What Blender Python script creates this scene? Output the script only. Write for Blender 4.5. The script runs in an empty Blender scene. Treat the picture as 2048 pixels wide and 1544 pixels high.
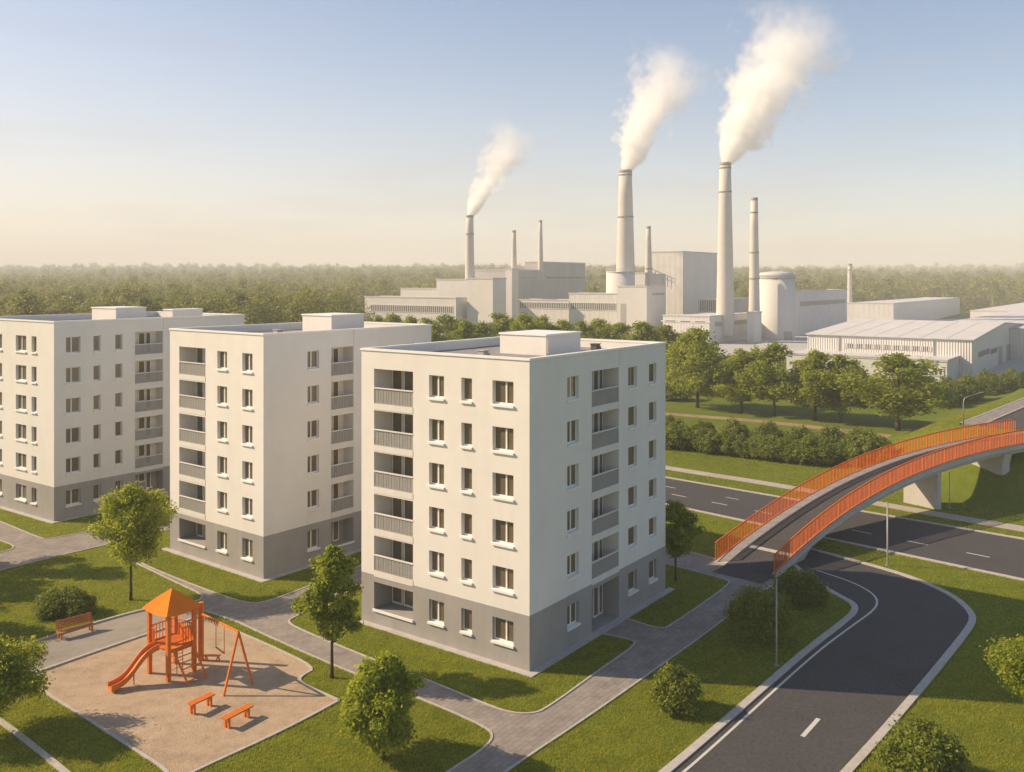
import bpy, bmesh, math, random
import numpy as np
from mathutils import Vector, Matrix, geometry

S = bpy.context.scene
COL = S.collection
R = math.radians

# ------------------------------------------------------------------ camera
EYE = 23.9                      # metres above the lawn
FPX, CX, HZ = 1814.0, 1024.0, 560.0
cam = bpy.data.cameras.new('camera'); cam_o = bpy.data.objects.new('camera', cam); COL.objects.link(cam_o)
cam_o.location = (0, 0, EYE); cam_o.rotation_euler = (R(90), 0, 0)
cam.sensor_width = 36; cam.lens = FPX / 2048 * 36
cam.shift_y = -(772 - HZ) / 2048
cam.clip_start = 0.5; cam.clip_end = 9000
S.camera = cam_o

# ------------------------------------------------------------------ light
SUN_EL = R(33)
SHX, SHY = 0.989, -0.148        # the way shadows fall on the ground
light_dir = Vector((SHX * math.cos(SUN_EL), SHY * math.cos(SUN_EL), -math.sin(SUN_EL)))
sun = bpy.data.lights.new('sun', 'SUN'); sun.energy = 4.6; sun.angle = R(0.6); sun.color = (1.0, 0.775, 0.52)
sun_o = bpy.data.objects.new('sun', sun); COL.objects.link(sun_o)
sun_o.rotation_euler = light_dir.to_track_quat('-Z', 'Y').to_euler(); sun_o.location = (-80, 0, 80)

W = bpy.data.worlds.new('World'); S.world = W; W.use_nodes = True
nt = W.node_tree; nt.nodes.clear()
out = nt.nodes.new('ShaderNodeOutputWorld'); bg = nt.nodes.new('ShaderNodeBackground')
sky = nt.nodes.new('ShaderNodeTexSky'); sky.sky_type = 'NISHITA'; sky.sun_disc = False
sky.sun_elevation = SUN_EL; sky.sun_rotation = math.atan2(-SHX, -SHY)
sky.altitude = 100; sky.air_density = 1.0; sky.dust_density = 0.5; sky.ozone_density = 2.2
bg.inputs['Strength'].default_value = 0.095
# dusty air low in the sky, warmer and thicker towards the sun, with a few thin cloud veils
def wn(kind, **kw):
    n = nt.nodes.new(kind)
    for k, v in kw.items(): setattr(n, k, v)
    return n
def wmath(op, a, b=None, c=None, clamp=False):
    n = wn('ShaderNodeMath', operation=op, use_clamp=clamp)
    for i, q in enumerate((a, b, c)):
        if q is None: continue
        if isinstance(q, (int, float)): n.inputs[i].default_value = q
        else: nt.links.new(q, n.inputs[i])
    return n.outputs[0]
wtc = wn('ShaderNodeTexCoord'); wsx = wn('ShaderNodeSeparateXYZ'); nt.links.new(wtc.outputs['Generated'], wsx.inputs[0])
up_ = wmath('MAXIMUM', wsx.outputs[2], 0.0)
west = wmath('MULTIPLY_ADD', wsx.outputs[0], -0.5, 0.5, clamp=True)
low = wmath('POWER', 2.718, wmath('MULTIPLY', up_, wmath('MULTIPLY_ADD', west, 8.0, -11.5)))
dust = wmath('MULTIPLY', low, wmath('MULTIPLY_ADD', west, 0.85, 0.22), clamp=True)
wmp = wn('ShaderNodeMapping'); wmp.inputs['Scale'].default_value = (1.0, 1.0, 8.0); nt.links.new(wtc.outputs['Generated'], wmp.inputs['Vector'])
wno = wn('ShaderNodeTexNoise'); wno.inputs['Scale'].default_value = 2.2; wno.inputs['Detail'].default_value = 7; wno.inputs['Roughness'].default_value = .6; nt.links.new(wmp.outputs[0], wno.inputs['Vector'])
veil = wmath('MULTIPLY', wmath('MULTIPLY', wmath('SUBTRACT', wno.outputs['Fac'], .5), 5.0, clamp=True), wmath('MULTIPLY', wmath('POWER', 2.718, wmath('MULTIPLY', up_, -5.0)), .42))
m1 = wn('ShaderNodeMixRGB'); m1.inputs['Color2'].default_value = (7.8, 6.05, 4.7, 1)
tint = wn('ShaderNodeMixRGB', blend_type='MULTIPLY'); tint.inputs['Fac'].default_value = 1; tint.inputs['Color2'].default_value = (.965, .98, .985, 1)
nt.links.new(sky.outputs[0], tint.inputs['Color1']); nt.links.new(tint.outputs[0], m1.inputs['Color1']); nt.links.new(dust, m1.inputs['Fac'])
m2 = wn('ShaderNodeMixRGB'); m2.inputs['Color2'].default_value = (3.7, 3.0, 2.8, 1)
nt.links.new(m1.outputs[0], m2.inputs['Color1']); nt.links.new(veil, m2.inputs['Fac'])
nt.links.new(m2.outputs[0], bg.inputs['Color']); nt.links.new(bg.outputs[0], out.inputs['Surface'])

S.view_settings.view_transform = 'Standard'; S.view_settings.look = 'None'
S.view_settings.exposure = 0.70; S.view_settings.gamma = 1.0
S.render.engine = 'CYCLES'
cy = S.cycles
cy.max_bounces = 12; cy.diffuse_bounces = 3; cy.glossy_bounces = 2; cy.transmission_bounces = 4
cy.volume_bounces = 10; cy.transparent_max_bounces = 6
cy.use_denoising = True
cy.volume_max_steps = 256

# ------------------------------------------------------------------ helpers
def G(px, py, z=0.0):
    """world point at height z on the sight line of a photo pixel"""
    Y = FPX * (EYE - z) / (py - HZ)
    return Vector(((px - CX) / FPX * Y, Y, z))

def tag(o, label=None, cat=None, group=None, kind=None):
    if label: o['label'] = label
    if cat: o['category'] = cat
    if group: o['group'] = group
    if kind: o['kind'] = kind
    return o

def empty(name, loc=(0, 0, 0), rz=0.0):
    o = bpy.data.objects.new(name, None); COL.objects.link(o)
    o.location = loc; o.rotation_euler = (0, 0, rz); o.empty_display_size = 0.3
    return o

def link_mesh(name, me, parent=None):
    o = bpy.data.objects.new(name, me); COL.objects.link(o)
    if parent: o.parent = parent
    return o

def arrays_mesh(name, V, Fq, mats):
    """V: n x 3, Fq: m x k (all faces with k corners)"""
    me = bpy.data.meshes.new(name)
    V = np.asarray(V, dtype=np.float32); Fq = np.asarray(Fq, dtype=np.int32)
    k = Fq.shape[1]
    me.vertices.add(len(V)); me.vertices.foreach_set('co', V.ravel())
    me.loops.add(Fq.size); me.loops.foreach_set('vertex_index', Fq.ravel())
    me.polygons.add(len(Fq))
    me.polygons.foreach_set('loop_start', np.arange(0, Fq.size, k, dtype=np.int32))
    me.polygons.foreach_set('loop_total', np.full(len(Fq), k, dtype=np.int32))
    me.update(calc_edges=True)
    for m in (mats if isinstance(mats, (list, tuple)) else [mats]): me.materials.append(m)
    return me

class MB:
    def __init__(s): s.v = []; s.f = []; s.m = []; s.sm = []
    def quad(s, a, b, c, d, m=0):
        n = len(s.v); s.v += [tuple(a), tuple(b), tuple(c), tuple(d)]; s.f.append((n, n + 1, n + 2, n + 3)); s.m.append(m); s.sm.append(False)
    def poly(s, pts, m=0):
        n = len(s.v); s.v += [tuple(p) for p in pts]; s.f.append(tuple(range(n, n + len(pts)))); s.m.append(m); s.sm.append(False)
    def box(s, x0, y0, z0, x1, y1, z1, m=0, M=None):
        P = [(x0, y0, z0), (x1, y0, z0), (x1, y1, z0), (x0, y1, z0), (x0, y0, z1), (x1, y0, z1), (x1, y1, z1), (x0, y1, z1)]
        if M is not None: P = [tuple(M @ Vector(p)) for p in P]
        n = len(s.v); s.v += P
        for f in ((0, 3, 2, 1), (4, 5, 6, 7), (0, 1, 5, 4), (1, 2, 6, 5), (2, 3, 7, 6), (3, 0, 4, 7)):
            s.f.append(tuple(n + i for i in f)); s.m.append(m); s.sm.append(False)
    def bar(s, a, b, w, h=None, m=0, up=(0, 0, 1)):
        """square bar from a to b"""
        a = Vector(a); b = Vector(b); d = (b - a); L = d.length
        if L < 1e-6: return
        d /= L; u = Vector(up)
        if abs(d.dot(u)) > .98: u = Vector((1, 0, 0))
        x = d.cross(u).normalized(); z = x.cross(d)
        h = w if h is None else h
        M = Matrix(((x.x, d.x, z.x, a.x), (x.y, d.y, z.y, a.y), (x.z, d.z, z.z, a.z), (0, 0, 0, 1)))
        s.box(-w / 2, 0, -h / 2, w / 2, L, h / 2, m, M)
    def tube(s, pts, radii, n=8, m=0, caps=True, smooth=True):
        pts = [Vector(p) for p in pts]; rings = []
        px = None
        for i, p in enumerate(pts):
            d = (pts[min(i + 1, len(pts) - 1)] - pts[max(i - 1, 0)]).normalized()
            if px is None:
                px = d.orthogonal().normalized()
            else:
                px = (px - d * px.dot(d)); px = px.normalized() if px.length > 1e-5 else d.orthogonal().normalized()
            py = d.cross(px)
            b = len(s.v); rings.append(b)
            for k in range(n):
                a = 2 * math.pi * k / n
                s.v.append(tuple(p + (px * math.cos(a) + py * math.sin(a)) * radii[i]))
        for i in range(len(pts) - 1):
            for k in range(n):
                k2 = (k + 1) % n
                s.f.append((rings[i] + k, rings[i] + k2, rings[i + 1] + k2, rings[i + 1] + k)); s.m.append(m); s.sm.append(smooth)
        if caps:
            s.f.append(tuple(rings[0] + k for k in reversed(range(n)))); s.m.append(m); s.sm.append(False)
            s.f.append(tuple(rings[-1] + k for k in range(n))); s.m.append(m); s.sm.append(False)
    def lathe(s, prof, n=40, m=0, c=(0, 0)):
        b0 = len(s.v)
        for r, z in prof:
            for k in range(n): a = 2 * math.pi * k / n; s.v.append((c[0] + r * math.cos(a), c[1] + r * math.sin(a), z))
        for i in range(len(prof) - 1):
            (r0, z0), (r1, z1) = prof[i], prof[i + 1]; sm = abs(z1 - z0) > abs(r1 - r0) * .5
            for k in range(n):
                k2 = (k + 1) % n; s.f.append((b0 + i * n + k, b0 + i * n + k2, b0 + (i + 1) * n + k2, b0 + (i + 1) * n + k)); s.m.append(m); s.sm.append(sm)
        s.f.append(tuple(b0 + (len(prof) - 1) * n + k for k in range(n))); s.m.append(m); s.sm.append(False)
    def mesh(s, name, mats):
        me = bpy.data.meshes.new(name); me.from_pydata(s.v, [], s.f)
        for mm in (mats if isinstance(mats, (list, tuple)) else [mats]): me.materials.append(mm)
        me.polygons.foreach_set('material_index', s.m); me.polygons.foreach_set('use_smooth', s.sm); me.update()
        return me
    def build(s, name, mats, parent=None, bevel=0):
        o = link_mesh(name, s.mesh(name, mats), parent)
        if bevel:
            b = o.modifiers.new('bevel', 'BEVEL'); b.width = bevel; b.segments = 2; b.limit_method = 'ANGLE'
        return o

# ------------------------------------------------------------------ materials
def mat(name, col, rough=0.8, spec=0.3, metal=0.0, var=0.12, scale=1.0, bump=0.0, bscale=20.0, stain=0.0, stain_scale=0.35, coat=0):
    m = bpy.data.materials.new(name); m.use_nodes = True; t = m.node_tree; N = t.nodes; L = t.links
    p = N['Principled BSDF']; p.inputs['Roughness'].default_value = rough; p.inputs['Metallic'].default_value = metal
    p.inputs['Specular IOR Level'].default_value = spec
    if coat: p.inputs['Coat Weight'].default_value = coat
    tc = N.new('ShaderNodeTexCoord')
    n1 = N.new('ShaderNodeTexNoise'); n1.inputs['Scale'].default_value = scale; n1.inputs['Detail'].default_value = 6; n1.inputs['Roughness'].default_value = .65
    L.new(tc.outputs['Object'], n1.inputs['Vector'])
    cr = N.new('ShaderNodeValToRGB'); cr.color_ramp.elements[0].position = .3; cr.color_ramp.elements[1].position = .7
    a = [max(0, c * (1 - var)) for c in col[:3]]; b = [min(1, c * (1 + var)) for c in col[:3]]
    cr.color_ramp.elements[0].color = (*a, 1); cr.color_ramp.elements[1].color = (*b, 1)
    L.new(n1.outputs['Fac'], cr.inputs['Fac']); src = cr.outputs['Color']
    if stain:
        mp = N.new('ShaderNodeMapping'); mp.inputs['Scale'].default_value = (1, 1, .22)
        L.new(tc.outputs['Object'], mp.inputs['Vector'])
        n2 = N.new('ShaderNodeTexNoise'); n2.inputs['Scale'].default_value = stain_scale; n2.inputs['Detail'].default_value = 8; n2.inputs['Roughness'].default_value = .7
        L.new(mp.outputs[0], n2.inputs['Vector'])
        r2 = N.new('ShaderNodeMapRange'); r2.inputs['From Min'].default_value = .42; r2.inputs['From Max'].default_value = .75
        L.new(n2.outputs['Fac'], r2.inputs['Value'])
        mu = N.new('ShaderNodeMath'); mu.operation = 'MULTIPLY'; mu.inputs[1].default_value = stain; L.new(r2.outputs[0], mu.inputs[0])
        mx = N.new('ShaderNodeMixRGB'); mx.blend_type = 'MULTIPLY'; mx.inputs['Color2'].default_value = (.55, .5, .44, 1)
        L.new(mu.outputs[0], mx.inputs['Fac']); L.new(src, mx.inputs['Color1']); src = mx.outputs[0]
    L.new(src, p.inputs['Base Color'])
    if bump:
        n3 = N.new('ShaderNodeTexNoise'); n3.inputs['Scale'].default_value = bscale; n3.inputs['Detail'].default_value = 4
        L.new(tc.outputs['Object'], n3.inputs['Vector'])
        bp = N.new('ShaderNodeBump'); bp.inputs['Strength'].default_value = bump; bp.inputs['Distance'].default_value = .03
        L.new(n3.outputs['Fac'], bp.inputs['Height']); L.new(bp.outputs[0], p.inputs['Normal'])
    return m

def leaf_mat(name, dark, light, transl=0.35, rnd=.55):
    m = bpy.data.materials.new(name); m.use_nodes = True; t = m.node_tree; N = t.nodes; L = t.links
    p = N['Principled BSDF']; p.inputs['Roughness'].default_value = .55; p.inputs['Specular IOR Level'].default_value = .25
    ge = N.new('ShaderNodeNewGeometry'); tc = N.new('ShaderNodeTexCoord')
    n1 = N.new('ShaderNodeTexNoise'); n1.inputs['Scale'].default_value = .9; n1.inputs['Detail'].default_value = 3
    L.new(tc.outputs['Object'], n1.inputs['Vector'])
    oi = N.new('ShaderNodeObjectInfo')
    ad = N.new('ShaderNodeMath'); ad.operation = 'MULTIPLY_ADD'; ad.inputs[1].default_value = rnd
    L.new(ge.outputs['Random Per Island'], ad.inputs[0]); L.new(n1.outputs['Fac'], ad.inputs[2])
    ad2 = N.new('ShaderNodeMath'); ad2.operation = 'MULTIPLY_ADD'; ad2.inputs[1].default_value = .3
    L.new(oi.outputs['Random'], ad2.inputs[0]); L.new(ad.outputs[0], ad2.inputs[2])
    cr = N.new('ShaderNodeValToRGB'); cr.color_ramp.elements[0].position = .45; cr.color_ramp.elements[1].position = 1.15
    cr.color_ramp.elements[1].position = 1.0
    cr.color_ramp.elements[0].color = (*dark, 1); cr.color_ramp.elements[1].color = (*light, 1)
    L.new(ad2.outputs[0], cr.inputs['Fac']); L.new(cr.outputs[0], p.inputs['Base Color'])
    tr = N.new('ShaderNodeBsdfTranslucent'); hs = N.new('ShaderNodeHueSaturation'); hs.inputs['Value'].default_value = 1.5; hs.inputs['Hue'].default_value = .485
    L.new(cr.outputs[0], hs.inputs['Color']); L.new(hs.outputs[0], tr.inputs['Color'])
    mx = N.new('ShaderNodeMixShader'); mx.inputs[0].default_value = transl
    L.new(p.outputs[0], mx.inputs[1]); L.new(tr.outputs[0], mx.inputs[2]); L.new(mx.outputs[0], N['Material Output'].inputs['Surface'])
    return m

def paver_mat(name, c1, c2, mortar, ang):
    m = bpy.data.materials.new(name); m.use_nodes = True; t = m.node_tree; N = t.nodes; L = t.links
    p = N['Principled BSDF']; p.inputs['Roughness'].default_value = .85; p.inputs['Specular IOR Level'].default_value = .25
    tc = N.new('ShaderNodeTexCoord'); mp = N.new('ShaderNodeMapping'); mp.inputs['Rotation'].default_value = (0, 0, ang)
    L.new(tc.outputs['Object'], mp.inputs['Vector'])
    br = N.new('ShaderNodeTexBrick'); br.inputs['Scale'].default_value = 1.0; br.inputs['Brick Width'].default_value = .62; br.inputs['Row Height'].default_value = .34
    br.inputs['Mortar Size'].default_value = .012; br.inputs['Mortar Smooth'].default_value = .3
    br.inputs['Color1'].default_value = (*c1, 1); br.inputs['Color2'].default_value = (*c2, 1); br.inputs['Mortar'].default_value = (*mortar, 1)
    L.new(mp.outputs[0], br.inputs['Vector'])
    n = N.new('ShaderNodeTexNoise'); n.inputs['Scale'].default_value = .6; n.inputs['Detail'].default_value = 8; n.inputs['Roughness'].default_value = .7
    L.new(tc.outputs['Object'], n.inputs['Vector'])
    r = N.new('ShaderNodeMapRange'); r.inputs['From Min'].default_value = .3; r.inputs['From Max'].default_value = .7; r.inputs['To Min'].default_value = .72; r.inputs['To Max'].default_value = 1.15
    L.new(n.outputs['Fac'], r.inputs['Value'])
    n2 = N.new('ShaderNodeTexNoise'); n2.inputs['Scale'].default_value = 14; n2.inputs['Detail'].default_value = 4
    L.new(tc.outputs['Object'], n2.inputs['Vector'])
    r2 = N.new('ShaderNodeMapRange'); r2.inputs['To Min'].default_value = .75; r2.inputs['To Max'].default_value = 1.25; L.new(n2.outputs['Fac'], r2.inputs['Value'])
    mm = N.new('ShaderNodeMath'); mm.operation = 'MULTIPLY'; L.new(r.outputs[0], mm.inputs[0]); L.new(r2.outputs[0], mm.inputs[1])
    vm = N.new('ShaderNodeVectorMath'); vm.operation = 'SCALE'; L.new(br.outputs['Color'], vm.inputs[0]); L.new(mm.outputs[0], vm.inputs['Scale'])
    L.new(vm.outputs[0], p.inputs['Base Color'])
    bp = N.new('ShaderNodeBump'); bp.inputs['Strength'].default_value = .4; bp.inputs['Distance'].default_value = .01; bp.invert = True
    L.new(br.outputs['Fac'], bp.inputs['Height']); L.new(bp.outputs[0], p.inputs['Normal'])
    return m

def ground_mat(name, cols, s_big=.05, s_mid=.7, s_fine=9, bump=.6):
    m = bpy.data.materials.new(name); m.use_nodes = True; t = m.node_tree; N = t.nodes; L = t.links
    p = N['Principled BSDF']; p.inputs['Roughness'].default_value = .95; p.inputs['Specular IOR Level'].default_value = .1
    tc = N.new('ShaderNodeTexCoord'); fac = None
    for sc, w, det in ((s_big, .35, 3), (s_mid, .35, 5), (s_fine, .3, 5)):
        n = N.new('ShaderNodeTexNoise'); n.inputs['Scale'].default_value = sc; n.inputs['Detail'].default_value = det; n.inputs['Roughness'].default_value = .65
        L.new(tc.outputs['Object'], n.inputs['Vector'])
        mu = N.new('ShaderNodeMath'); mu.operation = 'MULTIPLY_ADD'; mu.inputs[1].default_value = w
        L.new(n.outputs['Fac'], mu.inputs[0])
        if fac is None: mu.inputs[2].default_value = 0
        else: L.new(fac, mu.inputs[2])
        fac = mu.outputs[0]; last = n
    cr = N.new('ShaderNodeValToRGB'); e = cr.color_ramp.elements
    e[0].position = .36; e[0].color = (*cols[0], 1); e[1].position = .64; e[1].color = (*cols[-1], 1)
    for i, c in enumerate(cols[1:-1]): q = e.new(.36 + .28 * (i + 1) / (len(cols) - 1)); q.color = (*c, 1)
    L.new(fac, cr.inputs['Fac']); L.new(cr.outputs[0], p.inputs['Base Color'])
    bp = N.new('ShaderNodeBump'); bp.inputs['Strength'].default_value = bump; bp.inputs['Distance'].default_value = .05
    L.new(last.outputs['Fac'], bp.inputs['Height']); L.new(bp.outputs[0], p.inputs['Normal'])
    return m

def corrugated_mat(name, col, axis_ang=0, scale=1.6, stain=.3):
    m = mat(name, col, rough=.7, spec=.3, var=.06, scale=.25, stain=stain, stain_scale=.12)
    t = m.node_tree; N = t.nodes; L = t.links; p = N['Principled BSDF']
    tc = N.new('ShaderNodeTexCoord'); sx = N.new('ShaderNodeSeparateXYZ'); L.new(tc.outputs['Object'], sx.inputs[0])
    ad = N.new('ShaderNodeMath'); ad.operation = 'ADD'; L.new(sx.outputs[0], ad.inputs[0]); L.new(sx.outputs[1], ad.inputs[1])
    mu = N.new('ShaderNodeMath'); mu.operation = 'MULTIPLY'; mu.inputs[1].default_value = scale * 2 * math.pi; L.new(ad.outputs[0], mu.inputs[0])
    si = N.new('ShaderNodeMath'); si.operation = 'SINE'; L.new(mu.outputs[0], si.inputs[0])
    bp = N.new('ShaderNodeBump'); bp.inputs['Strength'].default_value = .5; bp.inputs['Distance'].default_value = .12
    L.new(si.outputs[0], bp.inputs['Height']); L.new(bp.outputs[0], p.inputs['Normal'])
    return m

M = {}
M['render'] = mat('white_render', (.745, .715, .67), .9, .2, var=.03, scale=.5, bump=.15, bscale=30, stain=.14)
M['plinth'] = mat('grey_render', (.34, .325, .31), .9, .2, var=.05, scale=.5, bump=.15, bscale=30, stain=.3)
M['trim'] = mat('white_trim', (.80, .78, .74), .5, .4, var=.03)
M['frame'] = mat('window_frame_white', (.78, .76, .72), .4, .4, var=.03)
M['glass'] = mat('window_glass', (.15, .12, .08), .08, .5, var=.25, scale=.3)
M['curtain'] = mat('curtain_cloth', (.42, .30, .19), .9, .1, var=.2, scale=2)
M['door'] = mat('door_paint', (.24, .235, .22), .5, .4)
M['railmetal'] = mat('balcony_metal', (.33, .32, .30), .6, .35, var=.05)
M['slab'] = mat('balcony_concrete', (.70, .67, .62), .8, .2, var=.04, stain=.2)
M['roofing'] = mat('roof_felt', (.27, .265, .265), .95, .15, var=.16, scale=.8, bump=.3, bscale=8, stain=.4)
M['concrete'] = mat('concrete', (.46, .44, .41), .9, .2, var=.08, scale=.8, bump=.2, bscale=12, stain=.35)
M['kerb'] = mat('kerb_concrete', (.42, .39, .35), .9, .2, var=.14, scale=3, bump=.2)
M['asphalt'] = mat('asphalt', (.067, .065, .066), .92, .25, var=.28, scale=5, bump=.5, bscale=45, stain=.35, stain_scale=.25)
M['line'] = mat('road_paint', (.52, .50, .46), .7, .3, var=.12, scale=6)
M['sand'] = ground_mat('play_sand', [(.27, .20, .135), (.42, .315, .215), (.52, .40, .285)], .12, 1.2, 14, 1.0)
M['gravel'] = ground_mat('gravel_strip', [(.26, .23, .19), (.40, .36, .30), (.48, .43, .37)], .2, 2.5, 14, .8)
M['dirt'] = ground_mat('dirt_track', [(.18, .13, .07), (.30, .22, .13), (.36, .28, .18)], .2, 1.5, 12, .8)
M['plaza'] = ground_mat('plaza_grit', [(.21, .185, .155), (.28, .25, .21), (.34, .30, .255)], .1, 1.2, 16, .4)
M['yard'] = ground_mat('yard_concrete', [(.36, .35, .33), (.43, .42, .40), (.48, .46, .44)], .03, .3, 4, .2)
M['lawn'] = ground_mat('lawn_soil', [(.075, .110, .010), (.115, .150, .016), (.155, .180, .024)], .06, .5, 6, .8)
M['grass'] = leaf_mat('grass_blades', (.125, .165, .012), (.345, .345, .032), .45, .30)
TH = R(36.2)
M['paver'] = paver_mat('path_pavers', (.245, .215, .19), (.30, .265, .235), (.15, .13, .115), TH - R(90))
M['orange'] = mat('orange_paint', (.66, .175, .022), .6, .3, var=.14, scale=3)
M['orange2'] = mat('orange_roof', (.80, .20, .015), .85, .15, var=.06, scale=1)
M['orange3'] = mat('railing_orange', (.66, .145, .015), .65, .25, var=.12, scale=2)
M['wood'] = mat('orange_stained_wood', (.46, .16, .05), .6, .3, var=.25, scale=5)
M['steel'] = mat('galvanised_steel', (.30, .30, .29), .5, .5, .3, var=.1)
M['darkmetal'] = mat('dark_metal', (.09, .09, .09), .6, .4)
M['bark'] = mat('bark', (.075, .052, .034), .95, .1, var=.35, scale=6, bump=.8, bscale=14)
M['leaf_near'] = leaf_mat('young_leaves', (.080, .140, .010), (.310, .350, .028), .5)
M['leaf_mid'] = leaf_mat('roadside_leaves', (.080, .135, .012), (.275, .310, .030), .48)
M['leaf_bush'] = leaf_mat('bush_leaves', (.065, .110, .012), (.200, .230, .024), .4)
M['leaf_hedge'] = leaf_mat('hedge_leaves', (.065, .115, .014), (.190, .225, .030), .4)
M['leaf_forest'] = leaf_mat('forest_leaves', (.080, .118, .014), (.235, .240, .032), .35)
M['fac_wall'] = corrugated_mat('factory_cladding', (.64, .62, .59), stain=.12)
M['fac_conc'] = mat('factory_concrete', (.62, .60, .57), .85, .2, var=.04, scale=.2, stain=.14, stain_scale=.1)
M['fac_roof'] = mat('factory_roof', (.56, .55, .54), .85, .2, var=.06, scale=.15, stain=.15, stain_scale=.1)
M['fac_glass'] = mat('factory_glass', (.11, .11, .10), .3, .4, var=.3, scale=.6)
M['fac_trim'] = mat('factory_trim', (.36, .35, .33), .7, .3)
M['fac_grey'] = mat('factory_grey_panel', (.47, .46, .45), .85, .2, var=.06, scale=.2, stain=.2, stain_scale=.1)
M['chimney'] = mat('chimney_concrete', (.56, .53, .48), .85, .2, var=.05, scale=.3, stain=.18, stain_scale=.12)
M['chimney_band'] = mat('chimney_band', (.33, .30, .27), .85, .2)

# ------------------------------------------------------------------ terrain
AX = [(63.5, 112.0), (84, 135), (150, 211), (230, 303)]     # axis of the raised road beyond the bridge
def seg_dist(x, y, a, b):
    ax, ay = a; bx, by = b; dx, dy = bx - ax, by - ay
    t = np.clip(((x - ax) * dx + (y - ay) * dy) / (dx * dx + dy * dy), 0, 1)
    return np.hypot(x - ax - t * dx, y - ay - t * dy)
def sst(t): t = np.clip(t, 0, 1); return t * t * (3 - 2 * t)
ROAD_Z = 6.0
def terrain(x, y):
    x = np.asarray(x, float); y = np.asarray(y, float)
    d = np.minimum.reduce([seg_dist(x, y, AX[i], AX[i + 1]) for i in range(3)])
    h = (ROAD_Z - .06) * sst(1 - (d - 7.0) / 15)
    far = np.maximum(0, y - 560)
    h = h + 34 * np.minimum(far / 2250, 1.05) + 2.0 * np.sin(x * .004 + 1) * np.minimum(far / 600, 1) + 3.0 * np.sin(x * .0023 + y * .0011) * np.minimum(far / 900, 1)
    return h
def TZ(x, y): return float(terrain(x, y))
def GT(px, py):
    """photo pixel to the terrain surface"""
    z = 0.0
    for _ in range(40):
        p = G(px, py, z); z = .5 * z + .5 * TZ(p.x, p.y)
    p = G(px, py, z); p.z = TZ(p.x, p.y); return p

def axis(lst):
    o = []
    for a, b, s in lst: o += list(np.arange(a, b, s))
    return np.array(o)
gx = axis([(-3600, -400, 160), (-400, -80, 20), (-80, -20, 6), (-20, 110, 2), (110, 240, 8), (240, 500, 26), (500, 3700, 160)])
gy = axis([(-350, 20, 30), (20, 80, 4), (80, 180, 2), (180, 340, 8), (340, 700, 24), (700, 3500, 70)])
XX, YY = np.meshgrid(gx, gy); ZZ = terrain(XX, YY)
nx, ny = len(gx), len(gy)
ii = (np.arange(ny - 1)[:, None] * nx + np.arange(nx - 1)[None, :]).ravel()
me = arrays_mesh('ground', np.stack([XX, YY, ZZ], -1).reshape(-1, 3), np.stack([ii, ii + 1, ii + nx + 1, ii + nx], 1), M['lawn'])
me.polygons.foreach_set('use_smooth', [True] * len(me.polygons))
tag(link_mesh('ground', me), kind='structure')

def chaikin(pts, closed, it=2):
    for _ in range(it):
        o = []; n = len(pts)
        if not closed: o.append(pts[0])
        for i in range(n if closed else n - 1):
            a = pts[i]; b = pts[(i + 1) % n]
            if (a - b).length < 1e-6: o.append(a.copy()); continue
            o += [a * .75 + b * .25, a * .25 + b * .75]
        if not closed: o.append(pts[-1])
        pts = o
    return pts
PAVED = []
def sheet(name, px, m, z, world=False, it=2, mask=True, kind='structure'):
    pts = [Vector((p[0], p[1], 0)) for p in px] if world else [G(*p) for p in px]
    pts = chaikin(pts, True, it)
    tris = geometry.tessellate_polygon([pts])
    me = bpy.data.meshes.new(name); me.from_pydata([(p.x, p.y, z) for p in pts], [], [tuple(t) for t in tris])
    bm = bmesh.new(); bm.from_mesh(me); bmesh.ops.remove_doubles(bm, verts=bm.verts, dist=1e-5)
    for f in bm.faces:
        f.normal_update()
        if f.normal.z < 0: f.normal_flip()
    bm.to_mesh(me); bm.free(); me.materials.append(m)
    if mask: PAVED.append(np.array([(p.x, p.y) for p in pts]))
    return tag(link_mesh(name, me), kind=kind)

KERBS = MB()
def strip(mb, pts, w, z0, z1, zf=None, joints=0):
    """a band of width w along a polyline, z0 to z1"""
    n = len(pts); L = []; Rr = []
    for i, p in enumerate(pts):
        a = pts[max(i - 1, 0)]; b = pts[min(i + 1, n - 1)]
        d = Vector((b.x - a.x, b.y - a.y, 0))
        if d.length < 1e-6: d = Vector((1, 0, 0))
        d.normalize(); nn = Vector((-d.y, d.x, 0)) * w / 2
        zz = zf(p) if zf else 0
        L.append((p.x + nn.x, p.y + nn.y, zz)); Rr.append((p.x - nn.x, p.y - nn.y, zz))
    up = lambda q, z: (q[0], q[1], q[2] + z)
    for i in range(n - 1):
        if (Vector(L[i]) - Vector(L[i + 1])).length < 1e-5: continue
        mb.quad(up(Rr[i], z1), up(Rr[i + 1], z1), up(L[i + 1], z1), up(L[i], z1))
        mb.quad(up(Rr[i], z0), up(Rr[i + 1], z0), up(Rr[i + 1], z1), up(Rr[i], z1))
        mb.quad(up(L[i + 1], z0), up(L[i], z0), up(L[i], z1), up(L[i + 1], z1))
def kerb(px, w=.16, h=.11, it=2, name='kerb'):
    mb = MB(); strip(mb, chaikin([G(*p) for p in px], False, it), w, -.05, h)
    return tag(mb.build(name, M['kerb']), kind='structure')

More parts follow.
